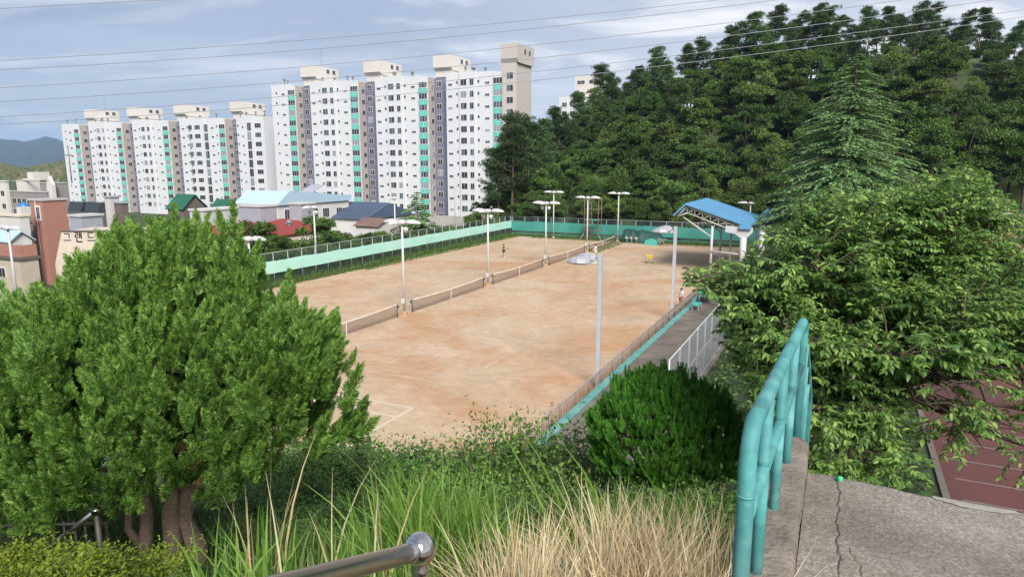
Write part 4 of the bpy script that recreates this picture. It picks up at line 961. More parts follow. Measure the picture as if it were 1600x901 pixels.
def broad_tree(h=9, rad_=3.2, nc=22, nl=230, ls=.42, seed=0):
    """unit tree: trunk mesh and crown mesh with base at origin"""
    g = np.random.default_rng(seed); parts_ = []; tips = []
    for i in range(nc):
        d = g.normal(size=3); d /= np.linalg.norm(d); d[2] = d[2] * .8 + .1
        q = g.uniform(.45, 1.0) ; cpos = np.array([0, 0, h * .60]) + d * np.array([rad_, rad_, h * .40]) * q * g.uniform(.8, 1.05)
        r = g.uniform(.20, .40) * rad_; tips.append(cpos)
        u = g.normal(size=(nl, 3)); u /= np.linalg.norm(u, axis=1, keepdims=True); u[:, 2] = np.abs(u[:, 2]) * .95 - .25 * (g.random(nl) < .35)
        p_ = cpos + u * r * (g.random((nl, 1)) ** .4) * np.array([1.1, 1.1, .80])
        dd = norm(u * .7 + g.normal(size=(nl, 3)) * .6 + np.array([0, 0, -.25])); up = norm(np.array([0, 0, 1.0]) + g.normal(size=(nl, 3)) * .85)
        parts_.append(scatter(LEAF2[0], LEAF2[1], frames(dd, up), p_, g.uniform(.7, 1.3, nl) * ls))
    V, F = join(parts_)
    b = MB(); b.tube([(0, 0, -.4), (.05, 0, h * .22), (0, .08, h * .42), (0, 0, h * .7)], [h * .022, h * .017, h * .013, h * .005], 7)
    limb_tubes(b, (0, .05, h * .32), tips[::2], h * .008, 5)
    return V, F, b
def pine_tree(h=12, seed=0, lean=.5, start=.45, spread=2.4):
    g = np.random.default_rng(seed); b = MB(); parts_ = []
    lx, ly = g.normal(size=2) * lean
    tr = lambda q: np.array([lx * q * q + .15 * math.sin(q * 7 + seed), ly * q * q + .12 * math.cos(q * 6), h * q])
    b.tube([tr(q) - np.array([0, 0, .4 if q == 0 else 0]) for q in np.linspace(0, 1, 9)], [h * .016 * (1 - .8 * q) for q in np.linspace(0, 1, 9)], 7)
    nb = 26
    for i in range(nb):
        q = start + (1 - start) * (i + g.random()) / nb; q = min(q, .985)
        a_ = g.uniform(0, 2 * math.pi); ln = spread * (1.05 - .75 * (q - start) / (1 - start)) * g.uniform(.55, 1.15)
        p0 = tr(q); tip = p0 + np.array([math.cos(a_) * ln, math.sin(a_) * ln, ln * g.uniform(.05, .4)])
        b.tube([p0, (p0 + tip) / 2 + np.array([0, 0, -.05 * ln]), tip], [h * .005, h * .0035, h * .0012], 5, caps=False)
        for k_ in range(g.integers(3, 6)):
            c_ = p0 + (tip - p0) * g.uniform(.45, 1.05) + g.normal(size=3) * np.array([.35, .35, .12]); n_ = 74
            u = g.normal(size=(n_, 3)); u[:, 2] = np.where(g.random(n_) < .7, np.abs(u[:, 2]), u[:, 2]); u = norm(u)
            p_ = c_ + u * np.array([.60, .60, .40]) * g.uniform(.7, 1.25) * (g.random((n_, 1)) ** .5)
            parts_.append(scatter(NEEDLE[0] * (1, 1.25, 1), NEEDLE[1], frames(norm(u + np.array([0, 0, .35])), norm(g.normal(size=(n_, 3)))), p_, g.uniform(.22, .42, n_)))
    V, F = join(parts_); return V, F, b
def cedar_tree(h=19, rad_=8.0, seed=3, levels=72, per=13):
    g = np.random.default_rng(seed); b = MB(); b.tube([(0, 0, -.5), (0, 0, h * .5), (0, 0, h)], [h * .017, h * .011, .03], 9); parts_ = []
    for i in range(levels):
        q = (i + .5) / levels; z = h * (.03 + .97 * q)
        for j in range(max(4, int(per * (1.15 - .6 * q)))):
            a_ = g.uniform(0, 2 * math.pi); ln = rad_ * (1 - q) ** .70 * g.uniform(.6, 1.12) + .2
            dirx = np.array([math.cos(a_), math.sin(a_), 0]); side = np.array([-math.sin(a_), math.cos(a_), 0])
            s_ = np.linspace(0, 1, 7); pts = [np.array([0, 0, z]) + dirx * ln * x + np.array([0, 0, ln * (.20 * x - .30 * x ** 2.2)]) for x in s_]
            if j % 2 == 0: b.tube(pts, [.05 * ln / rad_ + .02] * 6 + [.01], 4, caps=False)
            n_ = int(34 + 104 * ln / rad_); xs = g.uniform(.16, 1.0, n_)
            base_ = np.array([np.interp(xs, s_, [p_[k_] for p_ in pts]) for k_ in range(3)]).T
            sg = g.choice([-1, 1], n_)[:, None]
            d_ = norm(dirx * .7 + side * sg * g.uniform(.25, 1.0, (n_, 1)) + np.array([0, 0, -1.0]) * g.uniform(.08, .55, (n_, 1)))
            parts_.append(scatter(NEEDLE[0] * (1, 1.45, 1), NEEDLE[1], frames(d_, norm(np.array([0, 0, 1.0]) + g.normal(size=(n_, 3)) * .35)), base_ + side * sg * g.uniform(0, .10, (n_, 1)) * ln * .6, g.uniform(.34, .72, n_) * (.4 + .6 * ln / rad_)))
    V, F = join(parts_); return V, F, b
def protos(kind, items, leafm, barkm):
    out = []
    for V, F, b in items:
        out.append((to_mesh('crown', V, F, [leafm]), b.mesh('trunk', [barkm])))
    return out
PR_BROAD = protos('broad', [broad_tree(9, 3.3, 30, 430, .27, s_) for s_ in (1, 2, 3)] + [broad_tree(11, 2.7, 32, 420, .26, 4), broad_tree(8, 3.8, 34, 420, .28, 5), broad_tree(10, 3.0, 36, 430, .24, 6)], LF_BROAD, M_BARK)
PR_OLIVE = protos('olive', [broad_tree(8, 3.0, 28, 420, .26, s_) for s_ in (11, 12)], LF_BROAD2, M_BARK)
PR_PINE = protos('pine', [pine_tree(12, s_, .7, st0, sp_) for s_, st0, sp_ in ((1, .42, 2.6), (2, .5, 2.3), (3, .35, 2.8), (4, .55, 2.2))], LF_PINE, M_BARKP)
def plant(kind, proto, loc, scale, label, group, cat='tree', rot=None, sz=None):
    r = thing(kind, label, cat, loc, rng.uniform(0, 6.28) if rot is None else rot, group)
    r.scale = (scale, scale, sz or scale)
    obj('trunk', proto[1], None, r); obj('crown', proto[0], None, r)
    return r
def zone(u):
    for lim, tx in ((850, 'behind the left end of the teal banner'), (950, 'above the rusty scaffold tower'), (1050, 'above the dark tarpaulin stack'), (1130, 'above the blue roof tip'), (1230, 'behind the right end of the blue roof'), (1340, 'just left of the big cedar top'), (1450, 'just right of the big cedar top'), (1530, 'above the right part of the cherry')):
        if u < lim: return tx
    return 'at the right edge of the photo'
# pines on the skyline of the hill
sky_tops = [(797,192),(822,166),(848,190),(873,172),(900,146),(926,140),(952,101),(976,118),(998,106),(1022,76),(1047,98),(1078,72),(1101,62),(1128,46),(1154,40),(1180,22),(1214,12),(1241,21),(1274,10),(1300,13),(1338,30),(1361,14),(1386,12),(1410,26),(1436,8),(1457,5),(1482,30),(1510,20),(1536,14),(1562,30),(1592,36),(1625,25),(1665,28),(1710,30), (1760,30)]
def find_y(u, v, hwant, y0, y1, tmin):
    best = None
    for y in np.arange(y0, y1, 1.5):
        x, yy, z = P(u, v, y); s_, t_ = st(x, yy)
        if t_ < tmin: continue
        h = z - float(ground(s_, t_)); e = abs(h - hwant)
        if best is None or e < best[0]: best = (e, x, yy, h)
    return best
for i, (u, v) in enumerate(sky_tops):
    for rep in range(3):
        uu, vv, hw = (u, v, rng.uniform(11, 14)) if rep == 0 else (u + rng.uniform(5, 20), v + (rng.uniform(10, 30) if rep == 1 else rng.uniform(30, 70)), rng.uniform(10, 13))
        _, x, y, h = find_y(uu, vv, hw, 100, 185, 112)
        h = min(max(h, 6), 19)
        if rep == 2:
            plant('broadleaf_tree', PR_BROAD[int(rng.integers(6))], (x, y, gz(x, y) - .1), min(h, 11) / 10, 'leafy tree just below the skyline pines ' + zone(uu), 'leafy trees below the skyline'); continue
        plant('pine_tree', PR_PINE[int(rng.integers(4))], (x, y, gz(x, y) - .1), h / 12.0 * .98,
              ('tall dark skyline pine ' if rep == 0 else 'dark pine just below the skyline ') + zone(uu), 'pines along the top of the hill' if rep == 0 else 'pines below the skyline', sz=h / 12.0)
# left end pines in front of the tower
for u, v, hw in ((778, 238, 9), (800, 205, 11), (812, 180, 13), (838, 200, 11), (866, 205, 10), (890, 190, 12), (770, 290, 6), (930, 180, 11), (960, 170, 12)):
    _, x, y, h = find_y(u, v, hw, 108, 150, 107.5)
    plant('pine_tree', PR_PINE[int(rng.integers(4))], (x, y, gz(x, y)), h / 12.0, 'dark pine at the wood left end ' + ('against the tall tower' if u < 830 else zone(u)), 'pines at the left end of the wood')
# broadleaf wood on the slope
k = 0
for tt in (108.5, 112, 116.5, 121, 126, 131, 137, 143, 148, 153, 158, 164):
    for ss in np.arange(-63 + rng.uniform(0, 3), 118, 4.4 if tt < 112 else 5.2):
        s_, t_ = ss + rng.normal() * 1.0, tt + rng.normal() * 1.0
        if t_ < 106.8: t_ = 106.8
        x, y, _ = C(s_, t_); kx = 800 + 1078 * x / y
        if kx > 2250 or kx < 752: continue
        front = tt < 110
        vsky = np.interp(kx, [p_[0] for p_ in sky_tops], [p_[1] for p_ in sky_tops]); _, dsk = ray(kx, vsky + (30 if kx < 1150 else 48)); hmax = CZ - dsk * y - gz(x, y)
        if hmax < 2.4: continue
        olive = rng.random() < .3; pr = (PR_OLIVE[int(rng.integers(2))] if olive else PR_BROAD[int(rng.integers(6))])
        sc = (rng.uniform(.55, .85) if front else rng.uniform(.9, 1.3))
        sc = min(sc, hmax / 9.2)
        lb = ('olive ' if olive else 'deep green ') + ('bushy tree at the wood edge ' if front else 'tree low on the slope ' if tt < 120 else 'tree halfway up the slope ' if tt < 135 else 'tree high on the slope ') + zone(kx)
        plant('broadleaf_tree', pr, (x, y, gz(x, y) - .3), sc, lb, 'trees at the foot of the wood' if front else 'broadleaf trees on the hill slope'); k += 1
# hedge trees beyond the left fence
for u, v, s_ in [(405, 352, -56), (432, 350, -57), (455, 345, -55.5), (478, 350, -56), (505, 345, -57), (530, 347, -55.5), (552, 352, -56), (575, 355, -55), (600, 352, -57), (628, 345, -56), (655, 338, -57), (680, 345, -56), (700, 350, -58), (545, 362, -54), (470, 368, -54), (425, 372, -54), (620, 362, -54), (500, 366, -54), (390, 366, -58), (580, 366, -54), (660, 360, -54), (728, 342, -58)]:
    t_ = along(u, 350, s_); x, y, _ = C(s_, t_); _, d = ray(u, v); h = CZ - d * y - float(ground(s_, t_))
    plant('hedge_tree', PR_BROAD[int(rng.integers(4))] if rng.random() < .75 else PR_OLIVE[0], (x, y, float(ground(s_, t_)) - .4 * h), h / 9 * 1.4, 'bushy hedge tree beyond the left fence ' + ('below the red roof' if u < 450 else 'right of the red roof' if u < 520 else 'in front of the navy roof hall' if u < 590 else 'behind the nearest middle floodlight' if u < 650 else 'in front of the tall apartments') + (', near row' if s_ > -55 else ''), 'hedge trees beyond the left fence', sz=h / 9 * 1.35)
V, F, b = cedar_tree(9, 3.4, 5, 34, 8)
cs = (to_mesh('crown', V, F, [LF_CEDAR]), b.mesh('trunk', [M_BARK]))
t_ = along(652, 330, -57); x, y, _ = C(-57, t_); _, d = ray(652, 299)
plant('conifer_tree', cs, (x, y, -3.5), (CZ - d * y + 3.5) / 9, 'slender pointed conifer beyond the left fence, in front of the tall apartments', None)
for u, v in ((700, 352), (745, 330), (760, 322), (718, 345)):
    _, x, y, h = find_y(u, v, 7, 95, 128, 100)
    plant('broadleaf_tree', PR_BROAD[1], (x, y, gz(x, y) - 1), (h + 1) / 9, 'dark bushy tree where the left fence meets the wood', 'trees at the fence corner')
# the big cedar
V, F, b = cedar_tree(19.5, 9.4, 3)
x, y, z = P(1341, 82, 76); hz_ = z - 4.5
big = (to_mesh('crown', V, F, [LF_CEDAR]), b.mesh('trunk', [M_BARK]))
plant('cedar_tree', big, (x, y, 4.4), hz_ / 19.5, 'large pale green cedar with drooping layered branches in front of the dark wood', None)
# dark shrubs on the bank between walkway and field
for i, (s_, t_, sc) in enumerate([(-3, 36, .3), (-4, 44, .34), (-2.5, 52, .34), (-3.5, 60, .4), (-2, 68, .42), (1.5, 46, .3), (-4.5, 28, .26), (-1.5, 24, .3), (1.0, 30, .3)]):
    x, y, _ = C(s_, t_); plant('bank_shrub', PR_BROAD[i % 4], (x, y, gz(x, y) - 1.0), sc, 'dark shrub on the bank beyond the walkway, seen through the cherry leaves', 'shrubs on the bank', 'shrub')

# ------------------------------------------------------------------ big round conifer on the left
g = rng
def spray_template(n=7, ln=.17, seed=0):
    gg = np.random.default_rng(seed); V = []; F = []
    def dia(p, d, l, wd):
        d = d / np.linalg.norm(d); sd = np.cross(d, (0, 0, 1.0)); o = len(V)
        V.extend([p, p + d*l*.5 + sd*wd, p + d*l, p + d*l*.5 - sd*wd]); F.append((o, o+1, o+2, o+3))
    dia(np.array([0, 0, 0.]), np.array([1., 0, 0]), ln, .005)
    for i in range(n):
        q = (i + .6) / n; l = ln * (.50 * (1 - q) + .16) * gg.uniform(.8, 1.2)
        for sg in (-1, 1):
            dia(np.array([ln * q * .92, 0, 0]), np.array([1, sg * gg.uniform(.55, .9), gg.normal() * .25]), l, .0065)
    return np.array(V), np.array(F)
SPR = [spray_template(6, .125, s_) for s_ in range(3)]
def plume_template(n=24, ln=.5, seed=0, wide=.5):
    gg = np.random.default_rng(seed); lst = []
    for k_, (SV_, SF_) in enumerate(SPR):
        m_ = n // 3; q = gg.random(m_); a_ = gg.uniform(0, 6.283, m_)
        p_ = np.stack([np.cos(a_) * .035 * (1 - q), np.sin(a_) * .035 * (1 - q), ln * (q * .86)], -1)
        out = wide * (1.1 - .75 * q)
        d_ = norm(np.stack([np.cos(a_) * out, np.sin(a_) * out, np.full(m_, .85)], -1) + gg.normal(size=(m_, 3)) * .12)
        up = norm(np.stack([-np.sin(a_), np.cos(a_), np.zeros(m_)], -1) + gg.normal(size=(m_, 3)) * .6)
        lst.append(scatter(SV_, SF_, frames(d_, up), p_, gg.uniform(.8, 1.25, m_) * (1.05 - .35 * q)))
    return join(lst)
PLM = [plume_template(48, .46, 20 + s_, .36) for s_ in range(4)]
LF_THUJA = leafmat('thuja_leaf', [(.024, .056, .014), (.046, .100, .021), (.080, .152, .030), (.150, .225, .044)], .45, .5, gain=2.5)
def plumes(P_, D_, S_):
    lst = []
    n_ = len(P_); which = rng.integers(0, len(PLM), n_)
    for k_ in range(len(PLM)):
        ix = which == k_
        if not ix.any(): continue
        z_ = norm(D_[ix]); x_ = norm(np.cross(rdir(int(ix.sum())), z_)); y_ = np.cross(z_, x_)
        M_ = np.stack([x_, y_, z_], -1); lst.append(scatter(PLM[k_][0], PLM[k_][1], M_, P_[ix], S_[ix]))
    return join(lst)
TCX, TCY = P(240, 560, 6.3)[:2]; ZB = 9.15
def crown_r(a_, q):        # horizontal radius of the crown by bearing and height fraction 0..1
    lob = 1 + .10 * np.sin(3 * a_ + 1.0) + .06 * np.sin(7 * a_ + 2)
    prof = np.interp(q, [0, .10, .28, .45, .6, .75, .88, 1.0], [.80, .95, 1.0, .90, .72, .52, .33, .10])
    return 1.60 * prof * lob * (1 - .26 * np.clip(-np.cos(a_), 0, 1) * np.clip(q * 1.7 - .3, 0, 1))
n_ = 1250
q = rng.random(n_) ** .85; a_ = rng.uniform(0, 2 * math.pi, n_); rr_ = crown_r(a_, q) * np.where(rng.random(n_) < .74, rng.uniform(.86, 1.03, n_), rng.uniform(.45, .86, n_))
rr_ = rr_ * (1 + .09 * np.sin(9 * a_ + 8 * q) + .07 * np.sin(14 * a_ - 11 * q + 1))
HC = 2.02
pos = np.stack([TCX + rr_ * np.cos(a_), TCY + rr_ * np.sin(a_) * .95, ZB + HC * q - .12], -1)
dirs = norm(np.stack([np.cos(a_) * .48 * (1.15 - q), np.sin(a_) * .48 * (1.15 - q), np.full(n_, .9)], -1) + rng.normal(size=(n_, 3)) * .16)
Vp1 = plumes(pos, dirs, rng.uniform(.62, 1.15, n_))
# upright leaders along the top
lead = []; 
for u, v in [(214,345),(232,352),(250,340),(282,318),(300,322),(322,330),(346,328),(362,312),(330,352),(200,368),(385,372),(178,388),(410,396),(270,345),(308,350),(436,420)]:
    yy_ = 6.3 + rng.uniform(-.5, .5); x_, y_, z_ = P(u, v, yy_)
    for j in range(7): lead.append((x_ + rng.normal() * .035, y_ + rng.normal() * .035, z_ - .33 - .17 * j))
lead = np.array(lead); Vp2 = plumes(lead, norm(np.array([0, 0, 1.0]) + rng.normal(size=(len(lead), 3)) * .10), np.where(np.arange(len(lead)) % 7 == 0, .72, rng.uniform(.7, .95, len(lead))))
# low right lobe and hanging skirt
n2_ = 190; lx = np.array(P(452, 575, 6.2)); a2 = rng.normal(size=(n2_, 3)); a2 = norm(a2)
pos2 = lx + a2 * np.array([.40, .5, .40]) * rng.uniform(.7, 1.0, (n2_, 1)); Vp3 = plumes(pos2, norm(np.stack([a2[:, 0] * .5 + .15, a2[:, 1] * .5, np.full(n2_, .8)], -1) + rng.normal(size=(n2_, 3)) * .15), rng.uniform(.5, .8, n2_))
n4_ = 230; lx4 = np.array(P(30, 590, 6.0)); a4 = norm(rng.normal(size=(n4_, 3))); pos4 = lx4 + a4 * np.array([.85, .8, .62]) * rng.uniform(.65, 1.0, (n4_, 1)); Vp5 = plumes(pos4, norm(np.stack([a4[:, 0] * .45 - .1, a4[:, 1] * .5, np.full(n4_, .85)], -1) + rng.normal(size=(n4_, 3)) * .15), rng.uniform(.6, 1.0, n4_))
n3_ = 210; us = rng.uniform(-80, 420, n3_); ys = rng.uniform(4.9, 6.3, n3_); vs = rng.uniform(610, 690, n3_)
pos3 = np.array([P(u, v, y) for u, v, y in zip(us, vs, ys)]); Vp4 = plumes(pos3, norm(np.stack([rng.normal(size=n3_) * .3, -.45 + rng.normal(size=n3_) * .2, np.full(n3_, .55)], -1)), rng.uniform(.45, .8, n3_))
Vt, Ft = join([Vp1, Vp2, Vp3, Vp4, Vp5])
tz = gz(TCX, TCY); TB = np.array([TCX, TCY, tz])
thj = thing('conifer_tree', 'big round bright green conifer with several trunks in the left foreground', 'tree', tuple(TB), 0)
obj('crown', to_mesh('crown', Vt - TB, Ft, [LF_THUJA]), None, thj)
nd = 70; qd = rng.random(nd); ad = rng.uniform(0, 6.28, nd); rd_ = crown_r(ad, qd) * rng.uniform(.84, .97, nd)
Vd, Fd = plumes(np.stack([TCX + rd_ * np.cos(ad), TCY + rd_ * np.sin(ad) * .95, ZB + HC * qd - .1], -1), norm(np.stack([np.cos(ad) * .5, np.sin(ad) * .5, np.full(nd, .7)], -1) + rng.normal(size=(nd, 3)) * .25), rng.uniform(.3, .6, nd))
obj('dead_sprays', to_mesh('dead_sprays', Vd - TB, Fd, [leafmat('dead_thuja', [(.10, .06, .025), (.17, .11, .045), (.16, .15, .05)], .2)]), None, thj)['kind'] = 'stuff'
M_TRUNK = mat('thuja_bark', (.085, .058, .044), .95, 0, 0, 5, 1.0, 30, (.155, .11, .085))
def trunk(u, vb, y, utop, vtop, r0, kink=0.05):
    p0 = np.array(P(u, vb, y)); p1 = np.array(P(utop, vtop, y + rng.uniform(-.1, .2))); p0[2] = gz(p0[0], p0[1]) - .15
    pts = [p0 + (p1 - p0) * q_ + (rng.normal(size=3) * kink * np.array([1, 1, 0]) if 0 < q_ < 1 else 0) for q_ in np.linspace(0, 1, 6)]
    b = MB(); b.tube([p - TB for p in pts], [r0 * 1.25, r0 * 1.02, r0 * .95, r0 * .88, r0 * .8, r0 * .6], 14); return b
for a__ in ((302, 850, 6.0, 300, 640, .092), (258, 880, 5.85, 262, 640, .082), (226, 878, 5.75, 222, 660, .062), (219, 800, 5.8, 188, 700, .038)):
    obj('trunk', trunk(*a__), M_TRUNK, thj)
b = MB()
for _ in range(26):
    a__ = rng.uniform(0, 6.28); qz = rng.uniform(-.1, 1.3); p0 = np.array([rng.normal() * .12, rng.normal() * .12, ZB + qz - .1 - tz]); l_ = rng.uniform(.9, 1.6) * (1 - .25 * qz)
    p1 = p0 + np.array([math.cos(a__) * l_, math.sin(a__) * l_, .25 * l_]); b.tube([p0, (p0 + p1) / 2 + rng.normal(size=3) * .08, p1], [.028, .018, .006], 6, caps=False)
for u, v in ((430, 690), (400, 715), (455, 672), (420, 735), (470, 690), (380, 745)):   # bare twigs at the right underside
    p0 = np.array(P(330, 640 + rng.uniform(-30, 40), 6.1)) - TB; p1 = np.array(P(u, v, 6.1 + rng.uniform(-.4, .4))) - TB
    b.tube([p0, (p0 + p1) / 2 + rng.normal(size=3) * .05 + np.array([0, 0, -.05]), p1], [.018, .012, .004], 6, caps=False)
obj('branches', b, M_TRUNK, thj)['kind'] = 'stuff'

# ------------------------------------------------------------------ round clipped conifer on the slope
bx_, by_, bz_ = P(1040, 682, 9.2); bzg = gz(bx_, by_); RB = np.array([1.08, 1.06, .74]); bc_ = np.array([bx_, by_, bz_])
n_ = 2100; u = rdir(n_); u = u[(u[:, 2] > -.75)]; n_ = len(u)
pos = bc_ + u * RB * rng.uniform(.84, .98, (n_, 1)) * (1 + .07 * np.sin(u[:, :1] * 5 + u[:, 1:2] * 4 + 1) + .05 * np.sin(u[:, 2:] * 9 + u[:, :1] * 8))
D_ = norm(u * .35 + np.array([0, 0, .9]) + rng.normal(size=(n_, 3)) * .12)
tuft = join([scatter(SPR[k_][0] * (1.28, .9, .9), SPR[k_][1], frames(norm(np.array([[.22 * math.cos(q_), .22 * math.sin(q_), 1.0] for q_ in np.linspace(0, 6.28, 4)])), norm(rng.normal(size=(4, 3)))), np.zeros((4, 3)), np.full(4, .9)) for k_ in range(2)])
z_ = D_; x_ = norm(np.cross(rdir(n_), z_)); y_ = np.cross(z_, x_)
Vb, Fb = scatter(tuft[0], tuft[1], np.stack([x_, y_, z_], -1), pos, rng.uniform(.7, 1.25, n_) * (1 + .75 * np.clip(u[:, 2], 0, 1) * (rng.random(n_) < .5)))
n5 = 130; u5 = rdir(n5); u5[:, 2] = np.abs(u5[:, 2]); p5 = bc_ + u5 * RB * .93; d5 = norm(u5 * .18 + np.array([0, 0, 1.0]) + rng.normal(size=(n5, 3)) * .09); z5 = d5; x5 = norm(np.cross(rdir(n5), z5)); y5 = np.cross(z5, x5)
Vb2, Fb2 = scatter(tuft[0] * (.45, .45, 1), tuft[1], np.stack([x5, y5, z5], -1), p5, rng.uniform(1.5, 3.0, n5) * np.clip(u5[:, 2] * 1.3 + .3, .5, 1)); Vb, Fb = join([(Vb, Fb), (Vb2, Fb2)])
rb = thing('round_shrub', 'dense round dark green conifer shrub beside the court railing', 'shrub', (bx_, by_, bzg), 0)
o0 = np.array([bx_, by_, bzg])
obj('foliage', to_mesh('foliage', Vb - o0, Fb, [leafmat('yew_leaf', [(.012, .046, .008), (.026, .084, .011), (.054, .132, .016)], .42, gain=2.9)]), None, rb)
b = MB(); b.tube([(0, 0, -.2), (0, 0, bz_ - bzg)], [.09, .05], 8)
for _ in range(18):
    e = rdir(1)[0]; e[2] = abs(e[2]); b.tube([(0, 0, (bz_ - bzg) * .6), tuple(np.array([0, 0, bz_ - bzg]) + e * RB * .8)], [.03, .008], 5, caps=False)
obj('stem', b, M_BARK, rb)

# ------------------------------------------------------------------ cherry tree on the right
CX, CY = 4.35, 8.3; cz0 = gz(CX, CY)
def cherry():
    g = np.random.default_rng(41); b = MB(); leaves_p = []; leaves_d = []; 
    base_ = np.array([CX, CY, cz0]); fork = np.array([CX + .05, CY - .1, 9.15])
    b.tube([base_ - (0, 0, .2), base_ * .5 + fork * .5 + (.04, 0, 0), fork], [.17, .135, .12], 14)
    tw = []
    def inside(p):
        dy_ = p[1]; a_u = p[0] / dy_; dr = (CZ - p[2]) / dy_; b_ = FPX * (dr * cp - sp) / (cp + dr * sp); u_ = 800 + a_u * (FPX * cp - b_ * sp); v_ = 450.5 + b_
        if u_ < np.interp(v_, [230, 290, 330, 395, 418, 432, 450, 470, 520, 560, 600, 720], [1300, 1225, 1200, 1150, 1060, 1050, 1065, 1110, 1105, 1125, 1150, 1180]) + 8: return False
        if v_ - 22 * abs(math.sin(u_ * .055 + .6)) * (u_ < 1440) < np.interp(u_, [1180, 1230, 1290, 1400, 1460, 1500, 1540, 1570, 1620, 1800], [345, 300, 282, 276, 258, 245, 250, 295, 350, 350]): return False
        if u_ > 1420 and v_ > 570 and g.random() < .62: return False
        return True
    limbs = [(-2.3, -.2, 10.55), (-1.9, .9, 11.0), (-1.2, -1.0, 11.4), (-.5, .6, 12.0), (.5, -.6, 11.9), (1.35, .3, 12.0), (2.2, -.6, 11.2), (2.6, .6, 10.8), (1.9, -1.2, 10.3), (-1.5, -1.3, 10.3), (.3, -1.5, 10.6), (.6, 1.6, 11.2), (-.8, 1.8, 10.9), (1.4, -1.5, 9.6), (-1.2, -1.4, 9.5), (2.4, -.9, 9.7), (.1, -1.7, 9.6), (1.25,-.2,12.25), (-2.0,-.7,9.75), (2.9,0,9.9), (-.6,-1.3,8.9), (.9,-1.2,8.9), (-1.6,.3,9.0), (0,-.6,11.6), (-1.0,-.2,11.7), (.2,-1.4,9.9), (1.0,-1.0,10.9), (-1.6,-.4,10.9), (1.9,.9,11.5), (-.4,-1.6,10.2), (3.0,-.6,10.9), (3.3,.5,11.4), (2.9,-1.0,10.2), (2.1,-.3,12.2), (1.5,.5,12.6), (2.3,-1.2,9.2), (1.7,-1.5,8.9), (3.2,.2,10.3), (2.5,.8,11.9), (1.0,.3,12.5)]
    for u_, v_, y_ in ((1490, 252, 8.3), (1528, 258, 8.5), (1440, 268, 8.2), (1380, 285, 8.0), (1300, 290, 8.2), (1085, 438, 7.9), (1130, 470, 7.7), (1125, 455, 8.3)):
        p_ = P(u_, v_, y_); limbs.append((p_[0] - CX, p_[1] - CY, 8.75 + (p_[2] - 8.75) / .90))
    for dx, dy, z in limbs:
        z = 8.75 + (z - 8.75) * .90
        tip = np.array([CX + dx, CY + dy, z])
        for _ in range(12):
            if inside(fork + (tip - fork) * 1.12): break
            tip = fork + (tip - fork) * .92
        m1 = fork + (tip - fork) * .35 + np.array([0, 0, .18]) + g.normal(size=3) * .08; m2 = fork + (tip - fork) * .7 + np.array([0, 0, .14]) + g.normal(size=3) * .1
        pts = [fork, m1, m2, tip]; b.tube(pts, [.06, .04, .024, .008], 8, caps=False)
        cum = np.array(pts)
        for j in range(25):                                   # side branches
            q = g.uniform(.25, 1.0); i0 = min(2, int(q * 3)); f_ = q * 3 - i0; p0 = cum[i0] * (1 - f_) + cum[i0 + 1] * f_
            dirm = norm((tip - fork)[None])[0]; d = norm((dirm * .6 + g.normal(size=3) * np.array([.9, .9, .3]))[None])[0]; l_ = g.uniform(.45, 1.0) * (1.15 - .45 * q)
            p1 = p0 + d * l_ * .55 + np.array([0, 0, .05]); p2 = p0 + d * l_ + np.array([0, 0, -.06 * l_])
            if not inside(p2): continue
            b.tube([p0, p1, p2], [.012, .008, .003], 5, caps=False)
            for k_ in range(7):                               # leafy twigs
                qq = g.uniform(.3, 1.0) if k_ else 1.0; c0 = p0 * (1 - qq) + p2 * qq
                dd = norm((d * .8 + g.normal(size=3) * np.array([.55, .55, .22]) + np.array([0, 0, .12]))[None])[0]; tl = g.uniform(.24, .46)
                c1 = c0 + dd * tl + np.array([0, 0, -.10 * tl])
                if inside(c1): tw.append((c0, c1))
    for c0, c1 in tw:
        b.tube([c0, c0 * .5 + c1 * .5 + (0, 0, .015), c1], [.004, .003, .0015], 3, caps=False)
        n_ = 19; q = (np.arange(n_) + g.random(n_)) / n_; ax = c1 - c0; l_ = np.linalg.norm(ax); ax = ax / l_
        sd = np.cross(ax, (0, 0, 1.0)); sd = sd / (np.linalg.norm(sd) + 1e-6); sgn = np.where(np.arange(n_) % 2 == 0, 1, -1)[:, None]
        leaves_p.append(c0 + (c1 - c0) * q[:, None] + np.array([0, 0, .06 * l_]) * np.sin(q * 3.14)[:, None])
        leaves_d.append(norm(ax * .75 + sd * sgn * .8 + np.array([0, 0, -.32]) + g.normal(size=(n_, 3)) * .28))
    P_ = np.concatenate(leaves_p); D_ = np.concatenate(leaves_d); n_ = len(P_)
    V, F = scatter(LEAF4[0] * (1, 1.0, 1), LEAF4[1], frames(D_, norm(np.array([0, 0, 1.0]) + g.normal(size=(n_, 3)) * .35)), P_, g.uniform(.052, .092, n_))
    return V, F, b
V, F, b = cherry(); cb = np.array([CX, CY, cz0])
ct = thing('cherry_tree', 'spreading cherry tree with drooping light green leaves in the right foreground', 'tree', tuple(cb), 0)
LF_CHERRY = leafmat('cherry_leaf', [(.028, .068, .018), (.054, .110, .027), (.096, .165, .040), (.165, .228, .060)], .42, .5, gain=2.15)
obj('crown', to_mesh('crown', V - cb, F, [LF_CHERRY]), None, ct)
bm_ = MB(); bm_.V = [tuple(np.array(v) - cb) for v in b.V]; bm_.F = b.F; bm_.mi = b.mi; bm_.sm = b.sm
obj('trunk', bm_, M_BARK, ct)

